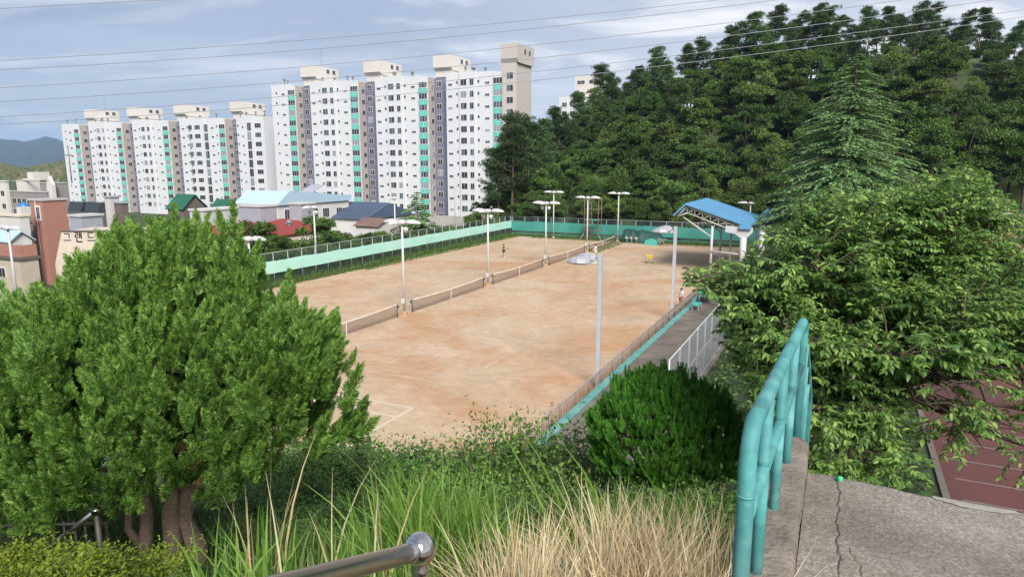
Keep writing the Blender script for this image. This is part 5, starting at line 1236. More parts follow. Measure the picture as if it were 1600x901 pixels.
# ------------------------------------------------------------------ slope shrubs, weeds and grass
LF_SHRUB = leafmat('shrub_leaf', [(.018, .045, .010), (.034, .072, .014), (.055, .105, .02), (.08, .13, .028)], .28, gain=2.1)
LF_LIME = leafmat('lime_leaf', [(.09, .15, .015), (.16, .235, .022), (.24, .31, .03)], .35)
def shrub_proto(seed, nst=26, nl=110, ls=.075, h=1.3, rad_=.9):
    g = np.random.default_rng(seed); b = MB(); pp_, dd_ = [], []
    for i in range(nst):
        a_ = g.uniform(0, 6.28); r = rad_ * math.sqrt(g.random()); tip = np.array([r * math.cos(a_), r * math.sin(a_), h * g.uniform(.62, 1.02) * (1 - .30 * (r / rad_) ** 2)])
        b.tube([(tip[0] * .15, tip[1] * .15, -.2), tuple(tip * (.5, .5, .55)), tuple(tip)], [.012, .008, .003], 4, caps=False)
        q = g.uniform(.25, 1.02, nl)[:, None]; base_ = tip * (q ** .8, q ** .8, q)[0:1][0] if False else np.concatenate([tip[:2] * q ** 1.2, tip[2:] * q], 1)
        pp_.append(base_ + g.normal(size=(nl, 3)) * .085); d_ = norm(g.normal(size=(nl, 3)) + np.array([tip[0], tip[1], .2]) * .8); dd_.append(d_)
    P_ = np.concatenate(pp_); D_ = np.concatenate(dd_); n_ = len(P_)
    V, F = scatter(LEAF2[0], LEAF2[1], frames(D_, norm(np.array([0, 0, 1.0]) + g.normal(size=(n_, 3)) * .5)), P_, g.uniform(.7, 1.3, n_) * ls)
    return V, F, b
def sprot(leafm, *a): 
    V, F, b = shrub_proto(*a); return (to_mesh('foliage', V, F, [leafm]), b.mesh('stem', [M_BARK]))
SHR = [sprot(LF_SHRUB, 51, 44, 150, .062), sprot(LF_SHRUB, 52, 46, 160, .052), sprot(LF_SHRUB, 53, 40, 140, .07)]
SHL = [sprot(LF_LIME, 61, 26, 90, .06, 1.0, .8), sprot(LF_LIME, 62, 26, 90, .08, .8, .8)]
def shrub(pr, u, vtop, y, label, group, wide=1.0):
    x, yy, z = P(u, vtop, y); g_ = gz(x, yy); h = max(.4, (z - g_) * 1.07)
    r = thing('shrub', label, 'shrub', (x, yy, g_ - .05), rng.uniform(0, 6.28), group); s_ = h / 1.3; r.scale = (max(s_, .8) * wide, max(s_, .8) * wide, s_)
    obj('foliage', pr[0], None, r); obj('stem', pr[1], None, r); return r
GS = 'shrubs on the slope below the camera'
for i, (u, v, y, wd) in enumerate([(430, 722, 10.5, 1), (470, 715, 10.8, 1), (505, 705, 11, 1), (545, 706, 10.6, 1), (585, 722, 10.8, 1), (625, 736, 11, 1), (665, 732, 11.2, 1), (700, 725, 11, 1), (735, 712, 11, 1), (775, 715, 10.6, 1), (905, 735, 9.2, 1), (440, 700, 11.5, 1.2), (480, 694, 11.5, 1.2), (520, 690, 11.8, 1.2), (560, 702, 11.6, 1.2), (600, 712, 11.8, 1.2), (640, 722, 11.8, 1.2), (680, 716, 11.8, 1.2), (720, 706, 11.6, 1.2), (760, 700, 11.4, 1.2), (800, 700, 11.0, 1.2), (850, 712, 10.6, 1.2), (885, 722, 9.8, 1.1),
                                (450, 745, 9, 1), (520, 748, 9, 1), (590, 760, 9, 1), (650, 765, 9, 1), (720, 755, 9, 1), (790, 745, 9, 1), (400, 760, 8.2, 1), (860, 745, 9, 1), (560, 790, 7.6, 1), (480, 790, 7.4, 1), (660, 800, 7.6, 1), (740, 795, 7.6, 1), (820, 780, 7.6, 1), (900, 775, 7.6, 1), (980, 765, 7.4, 1), (1060, 765, 7.4, 1), (400, 810, 6.8, 1), (350, 770, 8.5, 1), (1130, 760, 7.6, 1)]):
    shrub(SHR[i % 3], u, v, y, 'dark thicket shrub ' + ('under the right side of the big conifer' if u < 520 else 'below the worn court corner line' if u < 640 else 'at the court edge in the middle of the photo' if u < 800 else 'left of the round conifer' if u < 950 else 'in front of the round conifer') + (', back row' if y > 11.3 else ', third row' if y > 9.5 else ', front row' if y < 8 else ', second row'), GS, wd)
shrub(SHR[1], 825, 648, 10.6, 'tallest leafy shrub of the thicket, poking up before the end of the railing', None, .8)
shrub(SHR[2], 868, 690, 10.2, 'bushy dark shrub hiding the end of the railing, right of the tallest shrub', None, 1.0)
shrub(SHL[0], 925, 715, 8.8, 'yellow green small leaved shrub left of the round conifer', None, .8)
shrub(SHL[0], 905, 760, 8.0, 'low yellow green shrub in front of the thicket, below the round conifer', None, .8)
for i, (s_, t_) in enumerate([(-1.2, 6.5), (.2, 5.6), (1.5, 6.4), (2.6, 8), (-.6, 8.2), (1.0, 9.5), (2.2, 11.5), (-2.2, 9.5), (0, 12)]):
    x, y, _ = C(s_, t_); r = thing('shrub', 'dark green undergrowth shrub under the cherry tree beyond the concrete slab', 'shrub', (x, y, gz(x, y) - .1), rng.uniform(0, 6.28), 'undergrowth below the cherry tree'); r.scale = (1.0, 1.0, rng.uniform(.6, .9))
    obj('foliage', SHR[i % 3][0], None, r); obj('stem', SHR[i % 3][1], None, r)
for i, (u, v, y) in enumerate([(20, 868, 4.1), (75, 872, 4.0), (120, 878, 3.9), (-30, 860, 4.2), (45, 885, 3.7), (210, 878, 4.2), (250, 888, 4.0), (100, 892, 3.5)]):
    shrub(SHL[1], u, v, y, 'bright lime low bush at the bottom left ' + ('beside the conifer trunks' if u > 180 else 'corner of the photo' if u < 30 else 'in front of the small steel handrail' if u > 70 else 'between the corner and the small handrail'), 'lime bushes at the bottom left', .5)
n_ = 26000; s_ = np.concatenate([rng.uniform(-5.7, 2.5, n_ // 2), rng.uniform(-30, 2.5, n_ // 2)]); t_ = np.concatenate([rng.uniform(5, 62, n_ // 2), rng.uniform(6, 21, n_ // 2)])
kee = ~((s_ > -10.9) & (s_ < -6.1) & (t_ > 19)); s_, t_ = s_[kee], t_[kee]; n_ = len(s_)
gx_, gy_ = s_ * CS + t_ * SN, -s_ * SN + t_ * CS; cl_ = np.sin(gx_ * 2.1 + np.sin(gy_ * 1.7)) * np.sin(gy_ * 2.3 + 1)
V, F = scatter(LEAF2[0] * (1, 1.3, 1), LEAF2[1], frames(norm(rng.normal(size=(n_, 3)) * (1, 1, .4) + (0, 0, .35)), norm(np.array([0, 0, 1.0]) + rng.normal(size=(n_, 3)) * .5)), np.stack([gx_, gy_, ground(s_, t_) + rng.uniform(0, .22, n_) * (1.2 + cl_)], -1), rng.uniform(.10, .24, n_))
stuff(obj('ground_cover', to_mesh('ground_cover', V, F, [LF_SHRUB])), 'low leafy ground cover on the banks beside the walkway and under the cherry tree', 'ground cover')
# sapling with paired leaves
def sapling():
    g = np.random.default_rng(5); b = MB(); P_, D_ = [], []
    for i in range(5):
        h = [1.15, .8, .7, .6, .5][i]; off = g.normal(size=2) * (.05 if i == 0 else .2); b.tube([(0, 0, -.3), (off[0] * .5, off[1] * .5, h * .5), (off[0], off[1], h)], [.01, .007, .003], 4, caps=False)
        for z in np.arange(.15, h, .045):
            a_ = g.uniform(0, 6.28)
            for sg in (0, math.pi): P_.append((off[0] * z / h, off[1] * z / h, z)); D_.append((math.cos(a_ + sg), math.sin(a_ + sg), .15 + g.normal() * .2))
    P_, D_ = np.array(P_), norm(np.array(D_)); n_ = len(P_)
    V, F = scatter(LEAF4[0], LEAF4[1], frames(D_, np.tile([0, 0, 1.0], (n_, 1)) + g.normal(size=(n_, 3)) * .2), P_, g.uniform(.09, .15, n_)); return V, F, b
V, F, b = sapling(); x, y, z = P(560, 650, 9.8); r = thing('sapling', 'thin young sapling with sparse leaves standing before the court corner', 'sapling', (x, y, z - 1.15), 0)
obj('leaves', to_mesh('leaves', V, F, [LF_SHRUB]), None, r); obj('stem', b, M_BARK, r)
# grass blades
def blades(roots, h, wd, lean, bend, segs=5):
    """roots (n,3); h, wd (n,); lean (n,3) horizontal unit; bend (n,)"""
    n_ = len(roots); q = np.linspace(0, 1, segs + 1)[None, :, None]
    up = np.array([0, 0, 1.0]); ctr = roots[:, None] + lean[:, None] * (bend[:, None, None] * h[:, None, None] * q ** 2.1) + up * (h[:, None, None] * (q - .42 * bend[:, None, None] ** 1.3 * q ** 2.6))
    sd = np.cross(lean, up); a_ = rng.uniform(-1.2, 1.2, n_)[:, None]; sd = sd * np.cos(a_) + lean * np.sin(a_)
    wq = np.array([.75, 1.0, .95, .75, .45, .04])[None, :, None] if segs == 5 else np.linspace(1, .05, segs + 1)[None, :, None]
    Lf = ctr - sd[:, None] * wd[:, None, None] * wq; Rt = ctr + sd[:, None] * wd[:, None, None] * wq
    V = np.stack([Lf, Rt], 2).reshape(n_, -1, 3)
    F = np.array([(2*i, 2*i+1, 2*i+3, 2*i+2) for i in range(segs)])
    F = (F[None] + (np.arange(n_) * (2 * (segs + 1)))[:, None, None]).reshape(-1, 4)
    return V.reshape(-1, 3), F
def hdir(n_, bias=(0, 0), k=1.0):
    v = rng.normal(size=(n_, 2)) * k + np.array(bias); v = v / (np.linalg.norm(v, axis=1, keepdims=True) + 1e-6); return np.concatenate([v, np.zeros((n_, 1))], 1)
def gzv(x, y): return ground(x * CS - y * SN, x * SN + y * CS)
def roots_img(n_, u0, u1, y0, y1, clump=0):
    if clump:
        cu, cy = rng.uniform(u0, u1, clump), rng.uniform(y0, y1, clump); k_ = rng.integers(0, clump, n_); u = cu[k_]; y = cy[k_]; x = (u - 800) / 1010 * y + rng.normal(size=n_) * .06; y = y + rng.normal(size=n_) * .06
    else: u = rng.uniform(u0, u1, n_); y = rng.uniform(y0, y1, n_); x = (u - 800) / 1010 * y
    return np.stack([x, y, gzv(x, y) - .03], -1)
LF_GRASS = leafmat('reed_grass', [(.06, .135, .018), (.095, .20, .028), (.14, .26, .045), (.20, .30, .07)], .42, .5, gain=1.25)
LF_DRY = leafmat('dry_straw', [(.34, .25, .125), (.50, .385, .21), (.60, .49, .295), (.68, .59, .40)], .2, .7)
LF_WEED = leafmat('weed_blade', [(.02, .05, .01), (.04, .085, .016), (.07, .12, .025)], .25)
parts_ = []
for n_, u0, u1, y0, y1, cl, h0, h1 in [(420, 360, 640, 2.2, 3.3, 40, .25, .60), (620, 590, 770, 2.5, 3.7, 34, .45, .88), (260, 560, 760, 3.4, 4.4, 24, .4, .72), (90, 300, 420, 2.2, 2.8, 10, .3, .7), (700, 940, 1160, 3.2, 4.6, 36, .5, .9), (130, 740, 960, 3.3, 4.6, 16, .4, .75)]:
    rt = roots_img(n_, u0, u1, y0, y1, cl); parts_.append(blades(rt, rng.uniform(h0, h1, n_), rng.uniform(.0055, .012, n_), hdir(n_, (-.25, .2)), rng.uniform(.06, .62, n_) ** 1.15))
# a few long single blades in the middle
rt = np.array([P(u, 820, 3.2) for u in (880, 905, 1010, 985, 1090, 640, 680, 800, 830, 1160)]); rt[:, 2] = gzv(rt[:, 0], rt[:, 1])
parts_.append(blades(rt, rng.uniform(.95, 1.3, len(rt)), rng.uniform(.009, .013, len(rt)), hdir(len(rt), (-1.6, 0), .4), rng.uniform(.25, .55, len(rt))))
V, F = join(parts_); stuff(obj('tall_grass', to_mesh('tall_grass', V, F, [LF_GRASS])), 'tall fresh green reed grass behind the steel handrail', 'grass')
parts_ = []
for n_, u0, u1, y0, y1, cl, h0, h1, b0, b1 in [(2600, 775, 1150, 1.7, 2.7, 90, .42, .80, .15, 1.1), (500, 780, 850, 1.9, 2.3, 8, .6, .9, .05, .3), (1800, 940, 1165, 2.0, 3.0, 50, .55, .92, .05, .7), (1400, 770, 1160, 1.5, 2.4, 50, .2, .45, .5, 1.3), (60, 1150, 1200, 1.5, 1.75, 8, .35, .6, .2, .9), (700, 790, 1160, 1.9, 2.9, 60, .4, .7, 1.0, 1.7), (26, 330, 700, 2.4, 3.2, 14, .6, 1.0, .0, .3)]:
    rt = roots_img(n_, u0, u1, y0, y1, cl); parts_.append(blades(rt, rng.uniform(h0, h1, n_), rng.uniform(.0028, .0064, n_), hdir(n_, (.1, -.1)), rng.uniform(b0, b1, n_)))
V, F = join(parts_); stuff(obj('dry_grass', to_mesh('dry_grass', V, F, [LF_DRY])), 'straw coloured dry grass left of the teal handrail', 'dry grass')
parts_ = []
for n_, u0, u1, y0, y1, h0, h1 in [(3500, -60, 440, 6.0, 8.5, .3, .7), (5000, 420, 1180, 4.2, 8, .2, .5), (1500, -60, 400, 3.0, 6, .06, .2)]:
    rt = roots_img(n_, u0, u1, y0, y1, 0); parts_.append(blades(rt, rng.uniform(h0, h1, n_), rng.uniform(.003, .006, n_), hdir(n_), rng.uniform(.2, .9, n_)))
V, F = join(parts_); stuff(obj('undergrowth_grass', to_mesh('undergrowth_grass', V, F, [LF_WEED])), 'dark thin grass on the slope under the big conifer', 'grass')
# weeds along the court fences
parts_ = []
def wr(n_, s0, s1, t0, t1): s_ = rng.uniform(s0, s1, n_); t_ = rng.uniform(t0, t1, n_); return np.stack([s_ * CS + t_ * SN, -s_ * SN + t_ * CS, np.full(n_, 0.0)], -1)
for n_, s0, s1, t0, t1, h0, h1 in [(7000, -50.5, -49.3, 40, 104, .2, .8), (9000, -52.5, -50.7, 38, 104, .5, 1.3), (5000, -50.4, -48.2, 62, 104, .1, .35), (6500, -50, -8, 102.9, 104.3, .15, .7), (3000, -46, -14, 101.2, 103.4, .08, .3), (900, -31.5, -29.5, 88, 101, .1, .3)]:
    parts_.append(blades(wr(n_, s0, s1, t0, t1), rng.uniform(h0, h1, n_), rng.uniform(.02, .05, n_), hdir(n_), rng.uniform(.2, .9, n_), 3))
V, F = join(parts_); stuff(obj('fence_weeds', to_mesh('fence_weeds', V, F, [leafmat('court_weed', [(.05, .10, .02), (.08, .15, .03), (.13, .19, .05)], .25)])), 'green weeds growing along the foot of the court fences', 'weeds')
# creepers over the left fence
for u, s_, sc in ((590, -50.9, .62), (640, -50.9, .55), (565, -50.9, .5), (520, -51, .45), (460, -50.9, .5), (612, -50.8, .6), (435, -50.9, .55)):
    t_ = along(u, 380, s_); x, y, _ = C(s_ - 1.1, t_); r = plant('creeper', PR_BROAD[int(rng.integers(4))], (x, y, .35), .36 * sc / .55, 'green creeper spilling over the chain link above the pale banner', 'creepers on the left fence', 'creeper')

# ------------------------------------------------------------------ near concrete slab, kerb and railings
m = bpy.data.materials.new('rough_concrete'); m.use_nodes = True; t = m.node_tree; b = t.nodes['Principled BSDF']
cc = N(t, 'ShaderNodeTexCoord').outputs['Object']
big_ = add_noise_ramp(t, cc, 1.6, [(.3, (.135, .117, .096)), (.55, (.24, .215, .182)), (.75, (.34, .312, .27))], 8, .65)
grit = add_noise_ramp(t, cc, 55, [(.3, (.5, .49, .47)), (.5, (1, 1, 1)), (.7, (1.5, 1.48, 1.44))], 6, .7)
vo = N(t, 'ShaderNodeTexVoronoi'); vo.inputs['Scale'].default_value = 75; L(t, cc, vo.inputs['Vector'])
peb = ramp(t, [(.1, (1.35, 1.33, 1.28)), (.35, (.95, .95, .95)), (.7, (.7, .7, .7))], vo.outputs['Distance']).outputs[0]
c_ = mixc(t, .75, mixc(t, .8, big_, grit, 'MULTIPLY'), peb, 'MULTIPLY')
L(t, c_, b.inputs['Base Color']); b.inputs['Roughness'].default_value = .95
bp = N(t, 'ShaderNodeBump'); bp.inputs['Strength'].default_value = .6; bp.inputs['Distance'].default_value = .008
nn = N(t, 'ShaderNodeTexNoise'); nn.inputs['Scale'].default_value = 60; nn.inputs['Detail'].default_value = 8; nn.inputs['Roughness'].default_value = .7; L(t, cc, nn.inputs['Vector']); L(t, nn.outputs[0], bp.inputs['Height']); L(t, bp.outputs[0], b.inputs['Normal'])
M_ROUGH = m
M_CURB = mat('kerb_concrete', (.11, .09, .070), .95, 0, 0, 4.5, .8, 40, (.235, .20, .165))
ZS = 10.43
slab = thing('concrete_landing', 'weathered concrete landing with a chipped front edge at the lower right', 'landing', C(0, 0, 0), -AZ)
xs = np.concatenate([np.linspace(-.05, .55, 200), np.linspace(.56, 1.3, 60), np.linspace(1.35, 4.2, 40)]); ys = np.concatenate([np.linspace(-3, .8, 12), np.linspace(.85, 3.64, 260)])
def noise2(x, y, f, seed):
    g = np.random.default_rng(seed); ph = g.uniform(0, 6.28, 8); an_ = g.uniform(0, 6.28, 8); fr_ = f * g.uniform(.6, 1.7, 8)
    return sum(np.sin((x * math.cos(a_) + y * math.sin(a_)) * f_ + p_) for a_, f_, p_ in zip(an_, fr_, ph)) / 8
X_, Y_ = np.meshgrid(xs, ys, indexing='ij')
E_ = 3.64 - .035 * X_ + noise2(X_, 0, 9, 3) * .035 + noise2(X_, 0, 40, 4) * .016
Y2 = np.where(Y_ < 2.9, Y_, 2.9 + (Y_ - 2.9) * (E_ - 2.9) / .74)
jag = lambda y, sd: noise2(y, y * .3, 22, sd) * .020 + noise2(y, 0, 70, sd + 1) * .010
c1_ = np.abs(X_ - (.095 + .075 * smooth(3.1, 1.2, Y2) + jag(Y2, 31)))
c2_ = np.where((Y2 < 2.95) & (Y2 > 1.3), np.abs(X_ - (.13 + .24 * (2.95 - Y2) + jag(Y2, 33))), 9)
c3_ = np.where((Y2 < 2.3) & (Y2 > 1.0), np.abs(X_ - (.40 + .20 * (2.3 - Y2) ** 1.4 + jag(Y2, 36))), 9)
wid = .004 + .003 * noise2(Y2, X_, 12, 38)
cr = np.maximum(np.maximum(np.clip(1 - c1_ / (wid * 1.25), 0, 1), np.clip(1 - c2_ / wid, 0, 1)), np.clip(1 - c3_ / (wid * .7), 0, 1))
step = .007 * (c1_ < 9) * (X_ < .095 + .075 * smooth(3.1, 1.2, Y2) + jag(Y2, 31))
Z_ = ZS + noise2(X_, Y2, 8, 5) * .007 + noise2(X_, Y2, 30, 6) * .0035 + noise2(X_, Y2, 90, 7) * .0015 - .009 * cr - step * .5
for q_ in range(3): Z_[:, -3 + q_] -= .010 * q_ ** 1.5
V = [tuple(v) for v in np.stack([X_, Y2, Z_], -1).reshape(-1, 3)]
ny = len(ys); F = [(i*ny+j, (i+1)*ny+j, (i+1)*ny+j+1, i*ny+j+1) for i in range(len(xs)-1) for j in range(ny-1)]
nv = len(V)
for i in range(len(xs)): V.append((V[i*ny+ny-1][0], V[i*ny+ny-1][1] - .015 + rng.normal() * .006, ZS - .10)); 
for i in range(len(xs)): V.append((V[nv+i][0], V[nv+i][1] - .02, ZS - .26))
for i in range(len(xs)-1): F += [(i*ny+ny-1, (i+1)*ny+ny-1, nv+i+1, nv+i), (nv+i, nv+i+1, nv+len(xs)+i+1, nv+len(xs)+i)]
obj('slab', to_mesh('slab', V, F, [M_ROUGH], None, True), None, slab)
# smooth pale mortar patch on the edge
V = []; n_ = 26
for i in range(n_):
    x = .50 + .33 * i / (n_ - 1); e = 3.64 - .035 * x + noise2(np.array(x), 0, 9, 3) * .035; w_ = .055 * math.sin(math.pi * i / (n_ - 1)) ** .7 + .004 * rng.normal()
    V += [(x, e - .035 - w_ * .8, ZS + .004), (x, e - .035, ZS + .008), (x, e - .012, ZS + .002)]
F = [(3*i+k_, 3*(i+1)+k_, 3*(i+1)+k_+1, 3*i+k_+1) for i in range(n_-1) for k_ in range(2)]
obj('mortar_patch', to_mesh('mortar_patch', V, F, [mat('pale_mortar', (.27, .255, .225), .9, 0, .15, 8, .3, 40)], None, True), None, slab)
obj('green_cap', MB().lathe([(.012, 0), (.014, .02), (.009, .023), (0, .023)], n=12), mat('green_plastic', (.05, .45, .18), .3), slab, (.10, 3.58, ZS + .004))
slab.children[-1].name = 'bottle_cap'
# a kerb wall beside the landing
kb = thing('kerb_wall', 'worn concrete kerb wall beside the teal handrail, chipped at its end', 'kerb', C(0, 0, 0), -AZ)
KX0, KX1, KT = -.205, -.055, 10.585
ys = np.linspace(-2.5, 3.70, 170); prof = [(KX0, ZS - .6), (KX0, KT - .012), (KX0 + .012, KT), (KX0 + .05, KT), (KX0 + .10, KT), (KX1 - .014, KT), (KX1, KT - .014), (KX1 + .002, ZS - .3)]
V = []
for y in ys:
    chip = .05 * smooth(3.5, 3.7, y); br = .10 * smooth(1.98, 1.9, y)
    for k_, (x, z) in enumerate(prof):
        top = 1 <= k_ <= 6
        V.append((x + noise2(y, z, 13, 8) * .005 * top + rng.normal() * .0015, y, z + top * (noise2(y, x * 4, 7, 9) * .004 + rng.normal() * .0008) - (chip * .4 * (k_ in (5, 6)) if top else 0) - br * top))
k_ = len(prof); F = [(i*k_+j, (i+1)*k_+j, (i+1)*k_+j+1, i*k_+j+1) for i in range(len(ys)-1) for j in range(k_-1)] + [tuple((len(ys)-1)*k_ + j for j in range(k_))]
kw = MB(); kw.V = V; kw.F = F; kw.mi = [0] * len(F); kw.sm = [True] * (len(F) - 1) + [False]
obj('wall', kw, M_CURB, kb)
# teal pipe handrail
m = bpy.data.materials.new('teal_paint'); m.use_nodes = True; t = m.node_tree; b = t.nodes['Principled BSDF']
cc = N(t, 'ShaderNodeTexCoord').outputs['Object']
tone = add_noise_ramp(t, cc, 4.2, [(.35, (.042, .20, .195)), (.52, (.066, .255, .248)), (.66, (.14, .34, .33))], 5, .6)
fade = add_noise_ramp(t, cc, 22, [(.62, (0, 0, 0)), (.74, (1, 1, 1))], 6, .65)
c1 = mixc(t, mth(t, 'MULTIPLY', fade, .45), tone, (.30, .58, .54))
chip = add_noise_ramp(t, cc, 11, [(.615, (0, 0, 0)), (.63, (1, 1, 1))], 10, .74)
band = add_noise_ramp(t, cc, 3.1, [(.44, (.80, .80, .80)), (.5, (1, 1, 1)), (.58, (1.0, 1.0, 1.0)), (.62, (1.25, 1.22, 1.2))], 3, .5)
c1 = mixc(t, 1.0, c1, band, 'MULTIPLY')
c2 = mixc(t, chip, c1, (.10, .065, .045)); L(t, c2, b.inputs['Base Color']); b.inputs['Roughness'].default_value = .66
bp = N(t, 'ShaderNodeBump'); bp.inputs['Strength'].default_value = .3; bp.inputs['Distance'].default_value = .004
nn = N(t, 'ShaderNodeTexNoise'); nn.inputs['Scale'].default_value = 35; nn.inputs['Detail'].default_value = 5; L(t, cc, nn.inputs['Vector']); L(t, nn.outputs[0], bp.inputs['Height']); L(t, bp.outputs[0], b.inputs['Normal'])
M_TEAL = m
A0 = np.array([.668, 1.80]); A1 = np.array([1.556, 3.52]); hd_ = (A1 - A0) / np.linalg.norm(A1 - A0)
zt0, zt1 = CZ - .735, CZ - .815; LN = float(np.linalg.norm(A1 - A0))
hr = thing('handrail', 'teal painted pipe handrail with worn paint on the kerb wall', 'handrail', (A0[0], A0[1], 10.0), math.atan2(hd_[1], hd_[0]))
rz = lambda x: zt0 - 10 + (zt1 - zt0) * x / LN
b = MB(); Rb = .10; pr_ = .0250
pts = [(0, 0, .1), (0, 0, rz(0) - Rb * 1.4)] + [(Rb * (1 - math.cos(a_)), 0, rz(0) - Rb + Rb * math.sin(a_)) for a_ in np.linspace(.1, math.pi/2, 7)]
xs_ = np.linspace(Rb * 2, LN - Rb, 12); pts += [(x, 0, rz(x)) for x in xs_]
pts += [(LN - Rb + Rb * math.sin(a_), 0, rz(LN) - Rb + Rb * math.cos(a_)) for a_ in np.linspace(.15, math.pi/2, 6)] + [(LN, 0, .2)]
b.tube(pts, [pr_] * len(pts), 20); obj('top_rail', b, M_TEAL, hr)
obj('weld_seam', MB().tube([(0, 0, rz(0) - .20), (0, 0, rz(0) - .192)], pr_ + .0006, 20), M_TEAL, hr)
mz = lambda x: 1.0 - .05 * x / LN - .02
b = MB(); b.tube([(.0, 0, mz(0)), (LN, 0, mz(LN))], .0205, 14); obj('middle_rail', b, M_TEAL, hr)
for x in (.42, .93, 1.42):
    b = MB(); b.tube([(x, 0, .35), (x, 0, rz(x) - .02)], .0205, 14); obj('baluster', b, M_TEAL, hr)
    b = MB()
    for a_ in np.linspace(0, 6.28, 9)[:-1]: pass
    b.lathe([(.0212, -.008), (.0226, 0), (.0212, .008)], (x, 0, mz(x) + .028), 14); obj('weld_ring', b, M_TEAL, hr)
# lower continuation of the railing down the steps beyond the kerb end
lo = thing('handrail', 'short lower teal handrail section just beyond the far end of the teal handrail', 'handrail', (A1[0] + hd_[0] * .10, A1[1] + hd_[1] * .10, 10.0), math.atan2(hd_[1], hd_[0]))
b = MB(); b.tube([(0, 0, .2), (0, 0, .93), (.05, 0, 1.0), (.9, 0, .45), (.95, 0, .38), (.95, 0, -.6)], .028, 14); obj('top_rail', b, M_TEAL, lo)
for x in (.3, .6): obj('baluster', MB().tube([(x, 0, -.2), (x, 0, 1.0 - .61 * (x - .05))], .02, 10), M_TEAL, lo)

# stainless handrails
m = mat('stainless', (.62, .59, .56), .16, 1.0, .05, 8, .04, 60)
M_SS2 = mat('dark_stainless', (.64, .625, .61), .30, 1.0, .05, 8)
bp_ = np.array(P(655.5, 857, 1.72)); 
sh_ = thing('steel_handrail', 'polished stainless steel handrail ending in a ball at the bottom centre', 'handrail', (bp_[0], bp_[1], bp_[2] - 1.0), 0)
b = MB(); b.lathe([(.0465 * math.sin(a_), -.0465 * math.cos(a_)) for a_ in np.linspace(0.001, math.pi - .001, 28)], (0, 0, 1.0), 36); obj('ball', b, m, sh_)
obj('post', MB().lathe([(.0235, -.25), (.0235, .945)], n=24), M_SS2, sh_)
obj('collar', MB().lathe([(.0255, .93), (.0265, .945), (.022, .953), (.024, .962), (.020, .97)], n=24), m, sh_)
end = np.array([-.435, -.90, 0]) * .62; dz = .245
b = MB(); q0 = .055; b.tube([tuple(end * q0 + (0, 0, 1.0 - .005 + dz * q0)), tuple(end * 2.4 + (0, 0, .995 + dz * 2.4))], .0255, 24); obj('rail', b, M_SS2, sh_)
b = MB(); b.tube([tuple(end * .05 + (0, 0, .996 + dz * .05)), tuple(end * .075 + (0, 0, .996 + dz * .075)), tuple(end * .078 + (0, 0, .996 + dz * .078)), tuple(end * .10 + (0, 0, .996 + dz * .10))], [.0285, .0285, .0268, .0268], 24); obj('sleeve', b, m, sh_)
# second small rail at the lower left
pa, pb_ = np.array(P(150, 797, 4.9)), np.array(P(62, 868, 5.2)); pc = np.array(P(120, 786, 5.5))
sl_ = thing('steel_handrail', 'dark polished handrail of the lower steps, at the far left under the conifer', 'handrail', tuple(pa), 0)
b = MB(); b.tube([(0, 0, 0), tuple((pb_ - pa) * 1.4)], .026, 16); obj('rail', b, M_SS2, sl_)
b = MB(); b.tube([(0, 0, .0), tuple((pc - pa))], .026, 16); obj('return_rail', b, M_SS2, sl_)
b = MB(); b.lathe([(0, -.03), (.034, -.025), (.038, 0), (.034, .025), (0, .03)], (0, 0, 0), 16); obj('corner_joint', b, m, sl_)
obj('post', MB().tube([(0, 0, -.035), (0, 0, -1.3)], .020, 12), mat('dark_bar', (.06, .055, .05), .6, .3), sl_)
obj('post', MB().tube([tuple((pb_ - pa) * 1.0 + (0, 0, -.03)), tuple((pb_ - pa) * 1.0 + (0, 0, -1.0))], .022, 12), M_SS2, sl_)
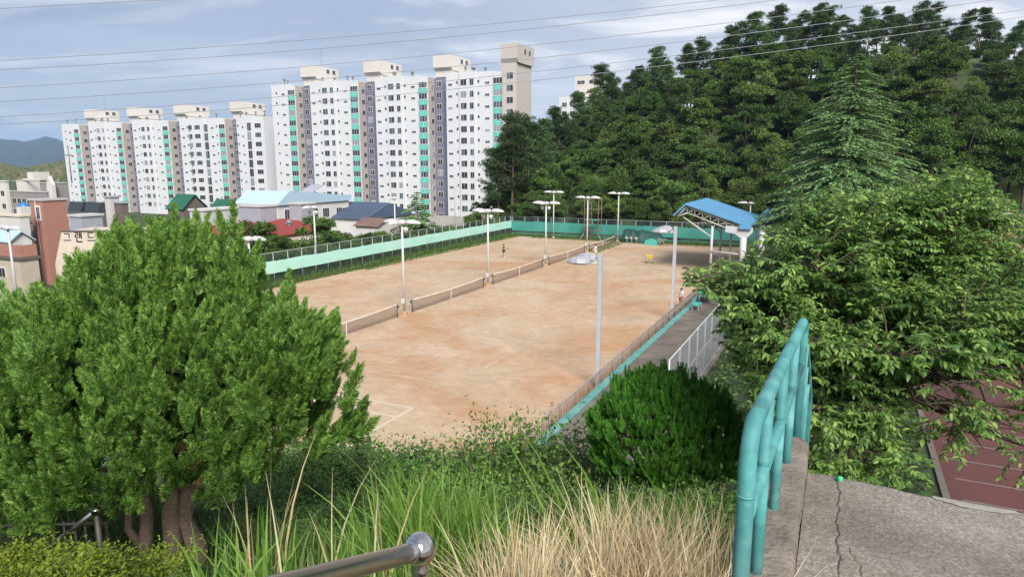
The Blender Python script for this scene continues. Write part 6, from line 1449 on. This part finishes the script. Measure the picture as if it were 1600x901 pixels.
# thin dark bar fence in the shade below
dfp, dfq = np.array(P(-60, 818, 5.9)), np.array(P(165, 812, 5.7)); dv = dfq - dfp; Ld = float(np.hypot(dv[0], dv[1]))
df = thing('bar_fence', 'thin dark upright bar fence in the shade under the conifer at the lower left', 'fence', tuple(dfp), math.atan2(dv[1], dv[0]))
M_DARKBAR = mat('dark_bar', (.06, .055, .05), .6, .3); bmm = MB().tube([(0, 0, -.9), (0, 0, .0)], .013, 6).mesh('bar', [M_DARKBAR])
for i in range(15): obj('bar', bmm, None, df, (i * Ld / 14, 0, dv[2] * i / 14))
obj('rail', MB().tube([(0, 0, -.03), (Ld, 0, dv[2] - .03)], .018, 8), M_DARKBAR, df); obj('rail', MB().tube([(0, 0, -.8), (Ld, 0, dv[2] - .8)], .018, 8), M_DARKBAR, df)

# ------------------------------------------------------------------ power lines
M_CABLE = mat('cable', (.22, .23, .25), .6)
cables = [([(-200, 25), (0, 13), (270, 0), (600, -17)], 'highest power line, cutting only the top left corner of the sky', 78),
          ([(-200, 106), (0, 94), (430, 66), (780, 38), (1113, 0), (1700, -80)], 'second power line from the top at the left edge', 74), ([(-200, 118), (0, 108), (430, 82), (780, 51), (1210, 0), (1700, -68)], 'third power line from the top at the left edge', 70),
          ([(-200, 148), (0, 136), (430, 108), (780, 77), (1405, 0), (1700, -42)], 'fourth power line, crossing just above the lift heads', 74), ([(-200, 169), (0, 158), (430, 130), (831, 92), (1549, 0), (1750, -30)], 'fifth power line, crossing the tall block near its roof', 70),
          ([(-200, 192), (0, 182), (430, 152), (821, 114), (1600, 15), (1750, -6)], 'sixth power line, second lowest at the left edge', 74), ([(-200, 203), (0, 194), (430, 165), (821, 128), (1600, 26), (1750, 4)], 'lowest power line, running across the apartments and the pine tops', 70)]
for pts, lb, dist in cables:
    us = [p_[0] for p_ in pts]; co = np.polyfit(us, [p_[1] for p_ in pts], 3 if len(pts) > 4 else 2); q = np.linspace(us[0], us[-1], 40)
    path = [np.array(P(u_, np.polyval(co, u_), dist)) for u_ in q]
    o = obj('power_line', MB().tube([p_ - path[0] for p_ in path], .030, 6), M_CABLE, None, tuple(path[0])); tag(o, lb, 'power line', 'power lines across the sky')

# ------------------------------------------------------------------ air
hz = bpy.data.materials.new('air'); hz.use_nodes = True; t = hz.node_tree; t.nodes.clear()
pv = N(t, 'ShaderNodeVolumePrincipled'); pv.inputs['Density'].default_value = 1.05e-4; pv.inputs['Color'].default_value = (.46, .70, 1.0, 1); pv.inputs['Anisotropy'].default_value = .1
L(t, pv.outputs[0], N(t, 'ShaderNodeOutputMaterial').inputs['Volume'])
hb_ = MB().box((-10500, -10500, -7.5), (10500, 10500, 420)); ho = obj('haze', hb_, hz); ho['kind'] = 'stuff'
SC.cycles.volume_bounces = 0
